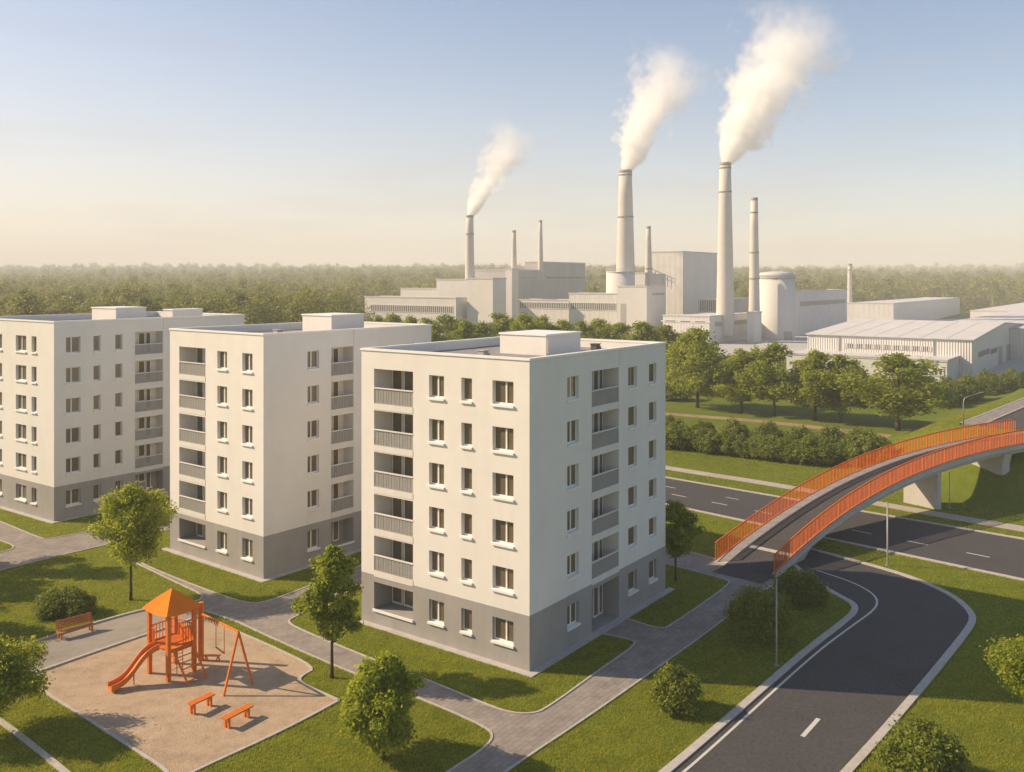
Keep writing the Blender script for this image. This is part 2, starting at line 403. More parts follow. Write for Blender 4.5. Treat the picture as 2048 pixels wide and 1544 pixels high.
# --- paved areas, outlined by their corners on the ground
walk_up = [(255, 1112), (300, 1136), (390, 1172), (464, 1199), (500, 1208), (528, 1206), (601, 1180), (725, 1130), (830, 1088)]
walk_c = [(830, 1128), (722, 1172), (640, 1210), (590, 1234), (573, 1244), (600, 1260), (751, 1322), (860, 1363), (977, 1412), (1022, 1427), (1064, 1429), (1092, 1419), (1203, 1338), (1274, 1289), (1262, 1280), (1203, 1268)]
entr = [(1183, 1262), (1183, 1262), (1238, 1228), (1238, 1228)]
lawn2 = [(1253, 1238), (1322, 1260), (1345, 1250), (1462, 1168), (1455, 1160), (1340, 1131), (1300, 1119)]
plaza_top = [(1300, 1094), (1340, 1098), (1385, 1106), (1440, 1122), (1552, 1158)]
walk_r = [(1552, 1158), (1545, 1172), (1478, 1208), (1455, 1236), (1320, 1333), (1180, 1432), (1010, 1544), (900, 1630)]
walk_lo = [(800, 1612), (895, 1545), (962, 1503), (988, 1476), (975, 1456), (851, 1402), (715, 1350), (664, 1330), (535, 1273), (475, 1244), (407, 1222)]
walk_lawn = [(396, 1203), (407, 1193), (396, 1186), (366, 1172), (330, 1155), (287, 1134), (245, 1114)]
sheet('walkway', walk_up + walk_c + entr + lawn2 + plaza_top + walk_r[1:] + walk_lo + walk_lawn, M['paver'], .024)
up_top = [(-160, 985), (0, 1043), (80, 1077), (96, 1079), (191, 1061), (345, 1030)]
up_low = [(345, 1058), (262, 1079), (186, 1096), (0, 1141), (-160, 1180)]
up_isl = [(-160, 1140), (0, 1106), (36, 1095), (0, 1081), (-160, 1030)]
sheet('footpath', up_top + up_low + up_isl, M['paver'], .020)
plaza_edge = [(396, 1204), (300, 1217), (190, 1247), (0, 1307), (-60, 1328)]
sand_top = [(62, 1351), (180, 1309), (300, 1268), (385, 1239), (407, 1230)]
sheet('plaza', [(407, 1222), (400, 1204)] + plaza_edge + [(-60, 1380), (62, 1351)] + sand_top[1:], M['plaza'], .016)
sand_r = [(407, 1230), (475, 1265), (546, 1295), (633, 1337), (606, 1351), (597, 1361), (610, 1372), (678, 1402)]
sand_b = [(678, 1402), (678, 1402), (573, 1459), (390, 1543), (345, 1566)]
sand_l = [(345, 1566), (333, 1541), (273, 1503), (164, 1432), (83, 1382), (62, 1366), (62, 1351)]
sheet('playground_sand', [sand_top[0]] + sand_top[1:] + sand_r[1:] + sand_b[1:] + sand_l[1:-1], M['sand'], .028)
for k in (walk_up, walk_c, lawn2, walk_r[1:], walk_lo, walk_lawn, up_top, up_low, up_isl[1:-1]): kerb(k, .13, .07)
for k in (plaza_edge, sand_top): kerb(k, .2, .13)
for k in (sand_r, sand_b, sand_l[:-1]): kerb(k, .17, .08)
kerb([(-40, 1414), (0, 1443), (40, 1472), (128, 1543), (170, 1580)], .34, .06)
kerb(plaza_top[:-1], .2, .08)

# --- highway and slip road
def lerp_line(a, b, t): return a + (b - a) * t
hn = [G(1335, 1010), G(2048, 1161)]; hf = [G(1335, 956), G(2048, 1079)]
def ext(seg, t0, t1): return [lerp_line(seg[0], seg[1], t0), lerp_line(seg[0], seg[1], t1)]
HN = ext(hn, -2.2, 2.2); HF = ext(hf, -2.0, 2.2)
sheet('highway', [(HN[0].x, HN[0].y), (HN[1].x, HN[1].y), (HF[1].x, HF[1].y), (HF[0].x, HF[0].y)], M['asphalt'], .020, world=True, it=0)
for seg in (HN, HF):
    mb = MB(); strip(mb, [seg[0], seg[1]], .42, -.05, .10); tag(mb.build('kerb', M['kerb']), kind='structure')
def dash(mb, a, b, w, z): strip(mb, [a, b], w, z - .003, z)
lanes = MB()
d0, d1 = G(1723, 1064), G(2005, 1120); dd = (d1 - d0).normalized()
for k in range(-9, 9):
    c = d0 + dd * k * 5.15; dash(lanes, c - dd * .95, c + dd * .95, .17, .026)
e0 = G(1464, 997); e1 = e0 + (HF[1] - HF[0]).normalized()
for k in range(-6, 2):
    c = e0 + (e1 - e0) * k * 8.0; dash(lanes, c - (e1 - e0) * .8, c + (e1 - e0) * .8, .15, .026)
tag(lanes.build('lane_markings', M['line']), kind='structure')
ramp_l = [(1210, 1640), (1335, 1544), (1519, 1384), (1611, 1303), (1690, 1243), (1712, 1222), (1706, 1207), (1676, 1192), (1620, 1160), (1585, 1128)]
ramp_r = [(1600, 1640), (1697, 1544), (1828, 1395), (1930, 1270), (1948, 1240), (1938, 1220), (1906, 1192), (1836, 1160), (1764, 1137), (1636, 1103), (1580, 1087)]
sheet('slip_road', ramp_l + ramp_r[::-1], M['asphalt'], .024)
kerb(ramp_l, .46, .10); kerb(ramp_r, .46, .10)
inner = [(1245, 1640), (1373, 1544), (1622, 1313), (1707, 1250), (1747, 1222), (1757, 1203), (1743, 1185), (1704, 1164), (1633, 1141)]
mb = MB(); strip(mb, chaikin([G(*p) for p in inner], False, 3), .15, .025, .030); tag(mb.build('edge_line', M['line']), kind='structure')
mb = MB(); a, b = G(1605, 1474), G(1637, 1438); strip(mb, [a, b], .24, .026, .031); tag(mb.build('centre_line', M['line']), kind='structure')
# --- verge strips across the highway
sheet('gravel_path', [(1000, 876), (1332, 932), (1562, 967), (1779, 1007), (2048, 1053), (2400, 1110), (2400, 1122), (2048, 1065), (1779, 1017), (1562, 975), (1332, 940), (1000, 882)], M['gravel'], .016)
sheet('dirt_track', [(1000, 800), (1345, 826), (1551, 842), (1711, 861), (1850, 878), (1850, 884), (1711, 869), (1551, 848), (1345, 831), (1000, 804)], M['dirt'], .016)
sheet('factory_yard', [(1000, 690), (1330, 680), (1500, 668), (1700, 632), (2000, 612), (2500, 612), (2500, 660), (2060, 740), (1945, 766), (1880, 757), (1570, 712), (1330, 712), (1000, 720)], M['yard'], .05)

# --- raised road beyond the bridge
def offs(a, b, o):
    d = Vector((b[0] - a[0], b[1] - a[1], 0)).normalized(); return Vector((-d.y, d.x, 0)) * o
n_ = offs(AX[0], AX[1], 1)
def axpt(i, o, z): return Vector((AX[i][0] + n_.x * o, AX[i][1] + n_.y * o, z))
for nm, o0, o1, m_, dz in (('raised_road', -5.5, 3.85, M['asphalt'], .02), ('pavement', 4.05, 6.2, M['paver'], .10)):
    mb = MB()
    st_ = Vector((AX[1][0] - AX[0][0], AX[1][1] - AX[0][1], 0)).normalized() * -4.5
    for i in range(3):
        e_ = st_ if i == 0 else Vector((0, 0, 0))
        mb.quad(axpt(i, o0, ROAD_Z + dz) + e_, axpt(i + 1, o0, ROAD_Z + dz), axpt(i + 1, o1, ROAD_Z + dz), axpt(i, o1, ROAD_Z + dz) + e_)
        mb.quad(axpt(i, o1, ROAD_Z + dz) + e_, axpt(i + 1, o1, ROAD_Z + dz), axpt(i + 1, o1, ROAD_Z - .6), axpt(i, o1, ROAD_Z - .6) + e_)
    mb.quad(axpt(0, o0, ROAD_Z + dz) + st_, axpt(0, o1, ROAD_Z + dz) + st_, axpt(0, o1, ROAD_Z - .8) + st_, axpt(0, o0, ROAD_Z - .8) + st_)
    tag(mb.build(nm, m_), kind='structure')
mb = MB()
for o in (3.95, -5.6, 6.3): strip(mb, [axpt(0, o, 0) + st_] + [axpt(i, o, 0) for i in range(1, 4)], .2, ROAD_Z - .4, ROAD_Z + .14)
tag(mb.build('kerb', M['kerb']), kind='structure')
mb = MB(); dv = Vector((AX[1][0] - AX[0][0], AX[1][1] - AX[0][1], 0)).normalized()
for k in range(14):
    c = axpt(0, .2, 0) + dv * (6 + 5 * k); dash(mb, c, c + dv * 2.2, .16, ROAD_Z + .026)
tag(mb.build('lane_markings', M['line']), kind='structure')

# ------------------------------------------------------------------ apartment blocks
def facade(mb, o, u, n, U, z0, z1, ops, m=0, mrev=0):
    """wall with real openings; ops = (u0,u1,za,zb,depth); faces look along n"""
    o = Vector(o); u = Vector(u); n = Vector(n); Z = Vector((0, 0, 1))
    us = sorted({0, U} | {q for p in ops for q in p[:2]}); zs = sorted({z0, z1} | {min(max(q, z0), z1) for p in ops for q in p[2:4]})
    P = lambda a, z, d=0: o + u * a + Z * z - n * d
    for i in range(len(us) - 1):
        for j in range(len(zs) - 1):
            cu, cz = (us[i] + us[i + 1]) / 2, (zs[j] + zs[j + 1]) / 2
            if any(p[0] < cu < p[1] and p[2] < cz < p[3] for p in ops): continue
            mb.quad(P(us[i], zs[j]), P(us[i + 1], zs[j]), P(us[i + 1], zs[j + 1]), P(us[i], zs[j + 1]), m)
    for a, b, c, d, dep in ops:
        if d <= z0 or c >= z1: continue
        mb.quad(P(a, c), P(a, c, dep), P(a, d, dep), P(a, d), mrev); mb.quad(P(b, c, dep), P(b, c), P(b, d), P(b, d, dep), mrev)
        mb.quad(P(a, c), P(b, c), P(b, c, dep), P(a, c, dep), mrev); mb.quad(P(a, d, dep), P(b, d, dep), P(b, d), P(a, d), mrev)
        mb.quad(P(a, c, dep), P(b, c, dep), P(b, d, dep), P(a, d, dep), mrev)

WCACHE = {}
REV = .30
def window(parent, loc, rz, w, h, mull, curtain=None):
    """frame, pane and sill; x along the wall, y inwards, z up"""
    key = (round(w, 2), round(h, 2), mull)
    if key not in WCACHE:
        f = MB(); b = .07; y0, y1 = REV - .09, REV - .01
        f.box(0.004, y0, 0.004, w - .004, y1, .15); f.box(0.004, y0, h - b, w - .004, y1, h - .004)
        f.box(0.004, y0, .15, b, y1, h - b); f.box(w - b, y0, .15, w - .004, y1, h - b)
        if mull:
            xm = w * mull; f.box(xm - .055, y0 - .02, .15, xm + .055, y1, h - b)
        g = MB(); g.box(b, REV - .055, .15, w - b, REV - .045, h - b)
        s = MB(); s.box(-.06, -.13, -.10, w + .06, 0, .03); s.box(.005, 0, .004, w - .005, y0, .05)
        WCACHE[key] = (f.mesh('window', M['frame']), g.mesh('pane', M['glass']), s.mesh('sill', M['trim']))
    fm, gm, sm = WCACHE[key]
    o = link_mesh('window', fm, parent); o.location = loc; o.rotation_euler = (0, 0, rz)
    link_mesh('pane', gm, o); link_mesh('sill', sm, o)
    if curtain:
        c = MB(); c.box(curtain[0] * w, REV - .062, .16, curtain[1] * w, REV - .057, h - .08); c.build('curtain', M['curtain'], o)
    return o

def railing_infill(mb, w, h, slat, y=0.0):
    n = max(2, int(w / slat))
    for i in range(n):
        x = (i + .5) * w / n; mb.box(x - slat * .36, y + (.012 if i % 2 else 0), .05, x + slat * .36, y + .03 + (.012 if i % 2 else 0), h - .04)
    mb.box(0.01, y - .015, .02, w - .01, y + .05, .06)

def apartment(name, label, x, y, th, a, b, Hh, pitch, heads, bottoms, lcols, rcols, lbal, rbal, band, door_loggia, pent, vents, curtains=()):
    root = empty(name, (x, y, 0), R(90) - th)
    tag(root, label, 'apartment block', 'three six-storey apartment blocks')
    nf = 6
    # openings on both street fronts
    lops, rops = [], []
    for (t1, t0, mull) in lcols:
        for k in range(nf): lops.append((a - t1, a - t0, bottoms[k] + .12, heads[k], REV))
    for (t0, t1, mull) in rcols:
        for k in range(nf): rops.append((t0, t1, bottoms[k] + .12, heads[k], REV))
    def bal_ops(t0, t1, dep, ground):
        o = []
        for k in range(nf - 1):
            o.append((t0, t1, heads[k] - 2.42 + .12, heads[k] + .12, dep))
        o.append((t0, t1, ground[0], ground[1], dep)); return o
    if lbal: lops += bal_ops(a - lbal[0], a - lbal[1], lbal[2], lbal[3])
    if rbal: rops += bal_ops(rbal[0], rbal[1], rbal[2], rbal[3])
    for nm, z0, z1, mm in (('wall', band, Hh, 'render'), ('plinth', 0, band, 'plinth')):
        mb = MB()
        sel = lambda ops: [p for p in ops if p[3] > z0 and p[2] < z1]
        facade(mb, (0, a, 0), (0, -1, 0), (-1, 0, 0), a, z0, z1, sel(lops))
        facade(mb, (0, 0, 0), (1, 0, 0), (0, -1, 0), b, z0, z1, sel(rops))
        facade(mb, (b, 0, 0), (0, 1, 0), (1, 0, 0), a, z0, z1, [])
        facade(mb, (b, a, 0), (-1, 0, 0), (0, 1, 0), b, z0, z1, [])
        mb.build(nm, M[mm], root)
    # roof with parapet and coping
    PH = .55; pw = .28
    rf = MB(); rf.quad((pw, pw, Hh - PH), (b - pw, pw, Hh - PH), (b - pw, a - pw, Hh - PH), (pw, a - pw, Hh - PH))
    roof = rf.build('roof', M['roofing'], root)
    pp = MB()
    pp.quad((pw, pw, Hh - PH), (pw, a - pw, Hh - PH), (pw, a - pw, Hh), (pw, pw, Hh)); pp.quad((b - pw, a - pw, Hh - PH), (b - pw, pw, Hh - PH), (b - pw, pw, Hh), (b - pw, a - pw, Hh))
    pp.quad((b - pw, pw, Hh - PH), (pw, pw, Hh - PH), (pw, pw, Hh), (b - pw, pw, Hh)); pp.quad((pw, a - pw, Hh - PH), (b - pw, a - pw, Hh - PH), (b - pw, a - pw, Hh), (pw, a - pw, Hh))
    pp.build('parapet', M['render'], roof)
    cp = MB(); e = .07; hh = .14
    cp.box(-e, -e, Hh, b + e, pw + .03, Hh + hh); cp.box(-e, a - pw - .03, Hh, b + e, a + e, Hh + hh)
    cp.box(-e, pw + .03, Hh, pw + .03, a - pw - .03, Hh + hh); cp.box(b - pw - .03, pw + .03, Hh, b + e, a - pw - .03, Hh + hh)
    cp.build('coping', M['trim'], roof)
    for (x0, y0, x1, y1, zt, slit) in pent:
        ph = MB(); ph.box(x0, y0, Hh - PH, x1, y1, zt); po = ph.build('roof_house', M['render'], root)
        c2 = MB(); c2.box(x0 - .08, y0 - .08, zt, x1 + .08, y1 + .08, zt + .12); c2.build('coping', M['trim'], po)
        if slit:
            dr = MB(); dr.box(x0 - .02, y1 - slit - .18, Hh - PH + .15, x0 + .01, y1 - slit, zt - .15); dr.build('vent_slot', M['fac_trim'], po)
    for (vx, vy, s, mm) in vents:
        v = MB(); v.box(vx, vy, Hh - PH, vx + s, vy + s, Hh - PH + s * .8); v.box(vx - .06, vy - .06, Hh - PH + s * .8, vx + s + .06, vy + s + .06, Hh - PH + s * .8 + .07)
        v.box(vx + s * 1.15, vy + .1, Hh - PH, vx + s * 1.6, vy + s * .6, Hh - PH + s * .5)
        v.build('roof_vent', M[mm], root, .02)
    if rbal:
        jm = MB(); jm.box(rbal[1] + .02, -.006, heads[0] + .2, rbal[1] + .05, .01, Hh - .02); jm.build('joint', M['plinth'], root)
    ap = MB(); q = .55
    ap.box(-q, -q, -.05, b + q, 0, .06); ap.box(-q, 0, -.05, 0, a + q, .06)
    ap.build('apron', M['concrete'], root)
    # windows
    for ci, (t1, t0, mull) in enumerate(lcols):
        for k in range(nf): window(root, (0, t1, bottoms[k] + .12), R(-90), t1 - t0, heads[k] - bottoms[k] - .12, mull)
    for ci, (t0, t1, mull) in enumerate(rcols):
        for k in range(nf): window(root, (t0, 0, bottoms[k] + .12), 0, t1 - t0, heads[k] - bottoms[k] - .12, mull, (.12, .8) if ('r', ci, k) in curtains else ((.5, .66) if ('r2', ci, k) in curtains else None))
    # balconies set into the wall
    def balconies(t0, t1, dep, ground, left, slat, doors):
        w = abs(t1 - t0)
        for k in range(nf):
            base = empty('balcony', (0, 0, 0)); base.parent = root
            zf = (heads[k] - 2.30) if k < nf - 1 else ground[0]
            base.location = (0, max(t0, t1), zf) if left else (min(t0, t1), 0, zf)
            base.rotation_euler = (0, 0, R(-90) if left else 0)
            top = (heads[k] + .12 if k < nf - 1 else ground[1]) - zf
            if k < nf - 1:
                s = MB(); s.box(.004, -.025, -.40, w - .004, dep - .01, .012)
                s.build('balcony_slab', M['slab'], base)
                r_ = MB(); railing_infill(r_, w - .02, 1.08, slat, .03); ro = r_.build('railing', M['railmetal'], base); ro.location.x = .01
                h_ = MB(); h_.box(.01, -.03, 1.05, w - .01, .09, 1.13); h_.build('handrail', M['slab'], ro)
            elif not door_loggia or left:
                s = MB(); s.box(-.05, -.12, -.10, w + .05, 0, .05); s.build('sill', M['trim'], base)
            for (d0, d1, zb, kind) in doors:
                if k == nf - 1 and kind == 'door': zb = .02
                f = MB(); y1 = dep - .01; y0 = dep - .09; zt = top - .15; b_ = .08
                f.box(d0, y0, zb, d1, y1, zb + .12); f.box(d0, y0, zt - b_, d1, y1, zt); f.box(d0, y0, zb + .12, d0 + b_, y1, zt - b_); f.box(d1 - b_, y0, zb + .12, d1, y1, zt - b_)
                fo = f.build('balcony_door' if kind == 'door' else 'window', M['frame'], base)
                g = MB(); g.box(d0 + b_, dep - .05, zb + .12, d1 - b_, dep - .04, zt - b_); g.build('pane', M['glass'], fo)
    if lbal: balconies(lbal[0], lbal[1], lbal[2], lbal[3], True, lbal[4], lbal[5])
    if rbal: balconies(rbal[0], rbal[1], rbal[2], rbal[3], False, rbal[4], rbal[5])
    return root

xC, yC, tC = 1.066, 55.236, R(36.23)
heC = [17.62, 14.73, 11.84, 8.92, 6.02, 2.80]; boC = [15.97, 13.07, 10.2, 7.3, 4.42, 1.17]
def local(x, y, th, P):
    d = Vector((P.x - x, P.y - y)); return (d.x * math.sin(th) + d.y * math.cos(th), -d.x * math.cos(th) + d.y * math.sin(th))
def face_t(x, y, th, left, px, along=0.0):
    """distance along a street front (or a line parallel to it) to the sight line of pixel column px"""
    d = (-math.cos(th), math.sin(th)) if left else (math.sin(th), math.cos(th)); q = (px - CX) / FPX
    return (q * y - x) / (d[0] - q * d[1])
def pent_box(x, y, th, xe, Yn, xl, xr, zt, slit=0):
    X = (xe - CX) / FPX * Yn; l0 = local(x, y, th, Vector((X, Yn)))
    la = face_t(X, Yn, th, True, xl); lb = face_t(X, Yn, th, False, xr)
    return (l0[0], l0[1], l0[0] + lb, l0[1] + la, zt, slit)
apartment('apartment_block', 'white apartment block with a grey ground floor, closest of the three, whole front in view', xC, yC, tC, 14.44, 18.22, 18.98, 2.92, heC, boC,
    [(8.13, 6.83, .5), (5.37, 4.49, None), (2.84, 1.21, .58)], [(4.24, 5.64, .5), (12.33, 13.64, None), (15.51, 16.72, None)],
    (13.21, 9.56, 1.75, (1.03, 2.94), .125, [(.12, 1.12, .02, 'door'), (1.25, 2.9, .02, 'window')]),
    (7.29, 10.99, 1.35, (.10, 3.02), .125, [(2.32, 3.02, .02, 'door'), (3.1, 3.6, .02, 'window')]), 3.42, True,
    [pent_box(xC, yC, tC, 1092, 65.5, 1000, 1161, 19.85, 4.2)], [(5.2, 7.6, .55, 'concrete'), (15.6, 4.6, .55, 'darkmetal')], {('r', 0, 0), ('r2', 1, 0), ('r2', 0, 1)})
xB, yB, tB = -19.823, 72.351, R(37.81)
heB = [17.95, 15.03, 12.08, 9.14, 6.20, 2.87]; boB = [16.3, 13.35, 10.4, 7.46, 4.53, 1.12]
apartment('apartment_block', 'middle white apartment block, partly hidden behind the nearest one and two young trees', xB, yB, tB, 13.35, 19.6, 19.48, 2.95, heB, boB,
    [(6.24, 4.87, .55), (2.79, 1.43, .5)], [(4.44, 5.67, .42), (12.5, 13.8, None), (16, 17.2, None)],
    (11.89, 7.94, 1.6, (1.16, 3.02), .14, [(.3, 1.3, .02, 'door')]),
    (6.99, 9.56, 1.3, (.9, 3.05), .14, [(1.25, 1.95, .02, 'door')]), 3.42, False,
    [pent_box(xB, yB, tB, 663, 84, 605, 728, 20.55)], [(6.0, 6.0, .6, 'concrete')])
xA, yA, tA = -45.251, 89.613, R(35.27)
heA = [18.2, 15.13, 12.06, 9.04, 6.05, 2.85]; boA = [16.4, 13.38, 10.34, 7.3, 4.35, 1.15]
apartment('apartment_block', 'white apartment block cut by the left edge of the photo, farthest of the three', xA, yA, tA, 17.6, 23.0, 19.68, 3.03, heA, boA,
    [(12.4, 10.45, .5), (7.55, 5.41, .42), (4.35, 3.37, None)], [(1.21, 2.71, .42), (4.09, 4.85, None), (6.48, 7.29, None), (15, 16.2, None)],
    None, (8.73, 12.08, 1.3, (1.0, 3.1), .14, [(1.15, 1.95, .9, 'window'), (2.05, 2.65, .02, 'door')]), 3.42, False,
    [pent_box(xA, yA, tA, 232, 101, 184, 292, 20.7), pent_box(xA, yA, tA, 345, 103, 327, 405, 20.45)], [(4.5, 4, .5, 'concrete')])
for (x, y, th, a, b) in ((xC, yC, tC, 14.44, 18.22), (xB, yB, tB, 13.35, 19.6), (xA, yA, tA, 17.6, 23)):
    r = Vector((math.sin(th), math.cos(th), 0)); l = Vector((-math.cos(th), math.sin(th), 0)); o = Vector((x, y, 0)) - .5 * r - .5 * l
    PAVED.append(np.array([(p.x, p.y) for p in (o, o + r * (b + 1), o + r * (b + 1) + l * (a + 1), o + l * (a + 1))]))

# ------------------------------------------------------------------ footbridge
BP = [21.09212, 72.88621, 0.83762, -0.00429, -0.00012, 4.90803, 1.73787, 0.15806, 6.44774, -2.275, 0.29342]
bs = np.linspace(-3, 56, 237); ds = bs[1] - bs[0]
ang = BP[2] + BP[3] * bs + BP[4] * bs * bs
bx = np.cumsum(np.cos(ang)) * ds; by = np.cumsum(np.sin(ang)) * ds
bx += BP[0] - np.interp(0, bs, bx); by += BP[1] - np.interp(0, bs, by)
tt = bs / 30; bz = BP[7] + BP[8] * tt + BP[9] * tt ** 2 + BP[10] * tt ** 3
BW, RH = BP[5], 1.62
S_END = 50.0
def bpt(s, o, dz=0):
    a = np.interp(s, bs, ang); return Vector((np.interp(s, bs, bx) - o * math.sin(a), np.interp(s, bs, by) + o * math.cos(a), np.interp(s, bs, bz) + dz))
def wid(s): return BW + .40 * math.exp(-max(s, 0) / 6)
bridge = empty('footbridge', bpt(0, 2.5)); tag(bridge, 'arched footbridge with orange railings crossing the highway', 'footbridge')
org = bridge.location.copy()
def bp(s, o, dz=0): return bpt(s, o, dz) - org
stn = np.arange(0, S_END + .01, 1.0)
def sweep(mb, prof, s0, s1, step=1.0):
    """closed section prof(s) = list of (offset, dz) swept along the bridge"""
    ss = np.linspace(s0, s1, int((s1 - s0) / step) + 1); rings = []
    for s in ss:
        b = len(mb.v); pr = prof(s); mb.v += [tuple(bp(s, o, z)) for o, z in pr]; rings.append((b, len(pr)))
    for (b0, n), (b1, _) in zip(rings[:-1], rings[1:]):
        for k in range(n):
            k2 = (k + 1) % n; mb.f.append((b0 + k, b1 + k, b1 + k2, b0 + k2)); mb.m.append(0); mb.sm.append(False)
    b, n = rings[0]; mb.f.append(tuple(b + k for k in range(n))); mb.m.append(0); mb.sm.append(False)
    b, n = rings[-1]; mb.f.append(tuple(b + k for k in reversed(range(n)))); mb.m.append(0); mb.sm.append(False)
def deck_prof(s):
    w = wid(s); z0 = bpt(s, 0).z
    dep = 1.0
    lo = -(z0 - org.z) - 0 - org.z if s < 6.5 else -dep
    if s < 6.5: lo = -z0 - .1
    return [(-.12, -.02), (w + .12, -.02), (w + .12, -.40), (w - .35, max(lo, -.55) if s >= 6.5 else lo), (w - .5, lo), (.5, lo), (.35, max(lo, -.55) if s >= 6.5 else lo), (-.12, -.40)]
mb = MB(); sweep(mb, deck_prof, 0, 6.5, .5); mb.build('abutment', M['concrete'], bridge)
mb = MB(); sweep(mb, deck_prof, 6.52, S_END + 2, 1.0); mb.build('deck', M['concrete'], bridge)
mb = MB()
for s in np.arange(-2.2, S_END + 1.5, .5):
    z_ = .004
    f = lambda q, o: bp(q, o, z_ if q >= -.1 else 0) if q >= 0 else Vector((*(bpt(q, o).xy - org.xy), .034 - org.z + max(0, (q + 2.2) / 2.2) * (bpt(0, 0).z - .03)))
    mb.quad(f(s, .0), f(s + .5, .0), f(s + .5, wid(s + .5) - 1.0), f(s, wid(s) - 1.0))
mb.build('carriageway', M['asphalt'], bridge)
mb = MB(); sweep(mb, lambda s: [(wid(s) - .95, -.01), (wid(s) - .95, .14 * min(1, s / 3) + .004), (wid(s) + .10, .14 * min(1, s / 3) + .004), (wid(s) + .10, -.01)][::-1], 0, S_END, .8); mb.build('kerb', M['kerb'], bridge)
mb = MB(); sweep(mb, lambda s: [(-.10, 0), (-.10, .12), (.22, .12), (.22, 0)][::-1], 0, S_END + 1.5, 1); mb.build('kerb', M['kerb'], bridge)
mb = MB(); mb.quad(bp(3.4, .25, .012), bp(3.9, .25, .012), bp(3.9, wid(3.9) - 1, .012), bp(3.4, wid(3.4) - 1, .012)); mb.build('expansion_joint', M['kerb'], bridge)
def railing(off, s0, s1):
    mb = MB(); n = int((s1 - s0) / .25)
    for i in range(n + 1):
        s = s0 + (s1 - s0) * i / n; post = i % 8 == 0
        w = .12 if post else .085
        mb.bar(bp(s, off(s), .10), bp(s, off(s), RH), w, w * .6)
    ro = mb.build('railing', M['orange3'], bridge)
    hr = MB(); ss = np.linspace(s0, s1, int((s1 - s0) / .8) + 1)
    hr.tube([bp(s, off(s), RH) for s in ss], [.075] * len(ss), 8)
    lo = MB(); lo.tube([bp(s, off(s), .16) for s in ss], [.05] * len(ss), 6)
    hr.build('handrail', M['orange3'], ro); lo.build('bottom_rail', M['orange3'], ro)
railing(lambda s: .02, 0, S_END + 1.5); railing(lambda s: wid(s) - .03, 0, S_END - .4)
def pier(s, half_len, thick, sink, fl=.05):
    a = np.interp(s, bs, ang); c = bpt(s, wid(s) / 2); z1 = c.z - .8; z0 = TZ(c.x, c.y) - sink
    Mx = Matrix.Translation(Vector((c.x, c.y, 0)) - Vector((org.x, org.y, 0))) @ Matrix.Rotation(a, 4, 'Z')
    mb = MB(); P = []
    for zz, hl in ((z0, half_len), (z1 - 1.2, half_len), (z1, half_len + fl)):
        P.append([Mx @ Vector((sx * thick, sy * hl, zz - org.z)) for sx, sy in ((-1, -1), (1, -1), (1, 1), (-1, 1))])
    for i in range(2):
        for k in range(4): mb.quad(P[i][k], P[i][(k + 1) % 4], P[i + 1][(k + 1) % 4], P[i + 1][k])
    mb.poly(P[2]); return mb.build('pier', M['concrete'], bridge, .03)
pier(31.8, 1.95, .32, .4); pier(43.0, 2.0, .6, .6, .3)

# ------------------------------------------------------------------ poles and street lamp
def pole(px, py, h, label, r=.055):
    p = GT(px, py); o = empty('steel_pole', p); tag(o, label, 'pole', 'thin steel poles by the footbridge')
    m = MB(); m.lathe([(r * 1.15, 0), (r, .4), (r * .8, h)], 12); m.build('shaft', M['steel'], o)
    b = MB(); b.box(-.16, -.16, -.03, .16, .16, .05); b.build('base_plate', M['steel'], o)
    c = MB(); c.lathe([(r * 1.1, h), (r * 1.1, h + .06), (r * .3, h + .10)], 12); c.build('cap', M['steel'], o)
pole(1553, 1331, 5.3, 'thin steel pole on the grass in front of the big shaded bush')
pole(1775, 1131, 5.2, 'steel pole on the grass verge between slip road and highway', .07)
pole(1899, 1016, 3.7, 'short thin pole right in front of the bridge pier', .045)
p = GT(1927, 853); lamp = empty('street_lamp', p); tag(lamp, 'tall street lamp with a bent arm beside the raised road', 'street lamp')
m = MB(); m.tube([(0, 0, -.2), (0, 0, 2.9), (.05, .0, 3.25), (.2, .02, 3.5), (.5, .05, 3.65), (2.1, .2, 4.1)], [.085, .065, .06, .055, .05, .045], 10); m.build('post', M['steel'], lamp)
m = MB(); m.bar((1.75, .17, 4.02), (2.55, .24, 4.2), .2, .09); m.build('lamp_head', M['steel'], lamp, .02)

# ------------------------------------------------------------------ playground
rdir = Vector((math.sin(TH), math.cos(TH), 0)); ldir = Vector((-math.cos(TH), math.sin(TH), 0))
tw = G(336.7, 1364); tower = empty('play_tower', tw, R(90) - TH); tag(tower, 'orange play tower with a pyramid roof, slide and climbing ladder on sand', 'play tower')
# local frame: x along rdir (right front), y along ldir (left front)
sx, sy = 1.75, 1.95; pw = .115
for (qx, qy) in ((0, 0), (sx, 0), (0, sy), (sx, sy)):
    m = MB(); m.box(qx - pw, qy - pw, -.1, qx + pw, qy + pw, 4.1); m.build('post', M['orange'], tower, .015)
DZ = 1.9
m = MB()
for k in range(9): m.box(-.1, -.1 + k * (sy + .2) / 9 + .008, DZ - .07, sx + .1, -.1 + (k + 1) * (sy + .2) / 9 - .008, DZ)
m.box(-.05, -.12, DZ - .2, sx + .05, -.06, DZ - .075); m.box(-.05, sy + .06, DZ - .2, sx + .05, sy + .12, DZ - .075)
m.build('platform', M['orange'], tower)
m = MB(); ov = .32; ez = 4.02; cxy = (sx / 2, sy / 2); az = 5.15
cor = [(-ov, -ov), (sx + ov, -ov), (sx + ov, sy + ov), (-ov, sy + ov)]
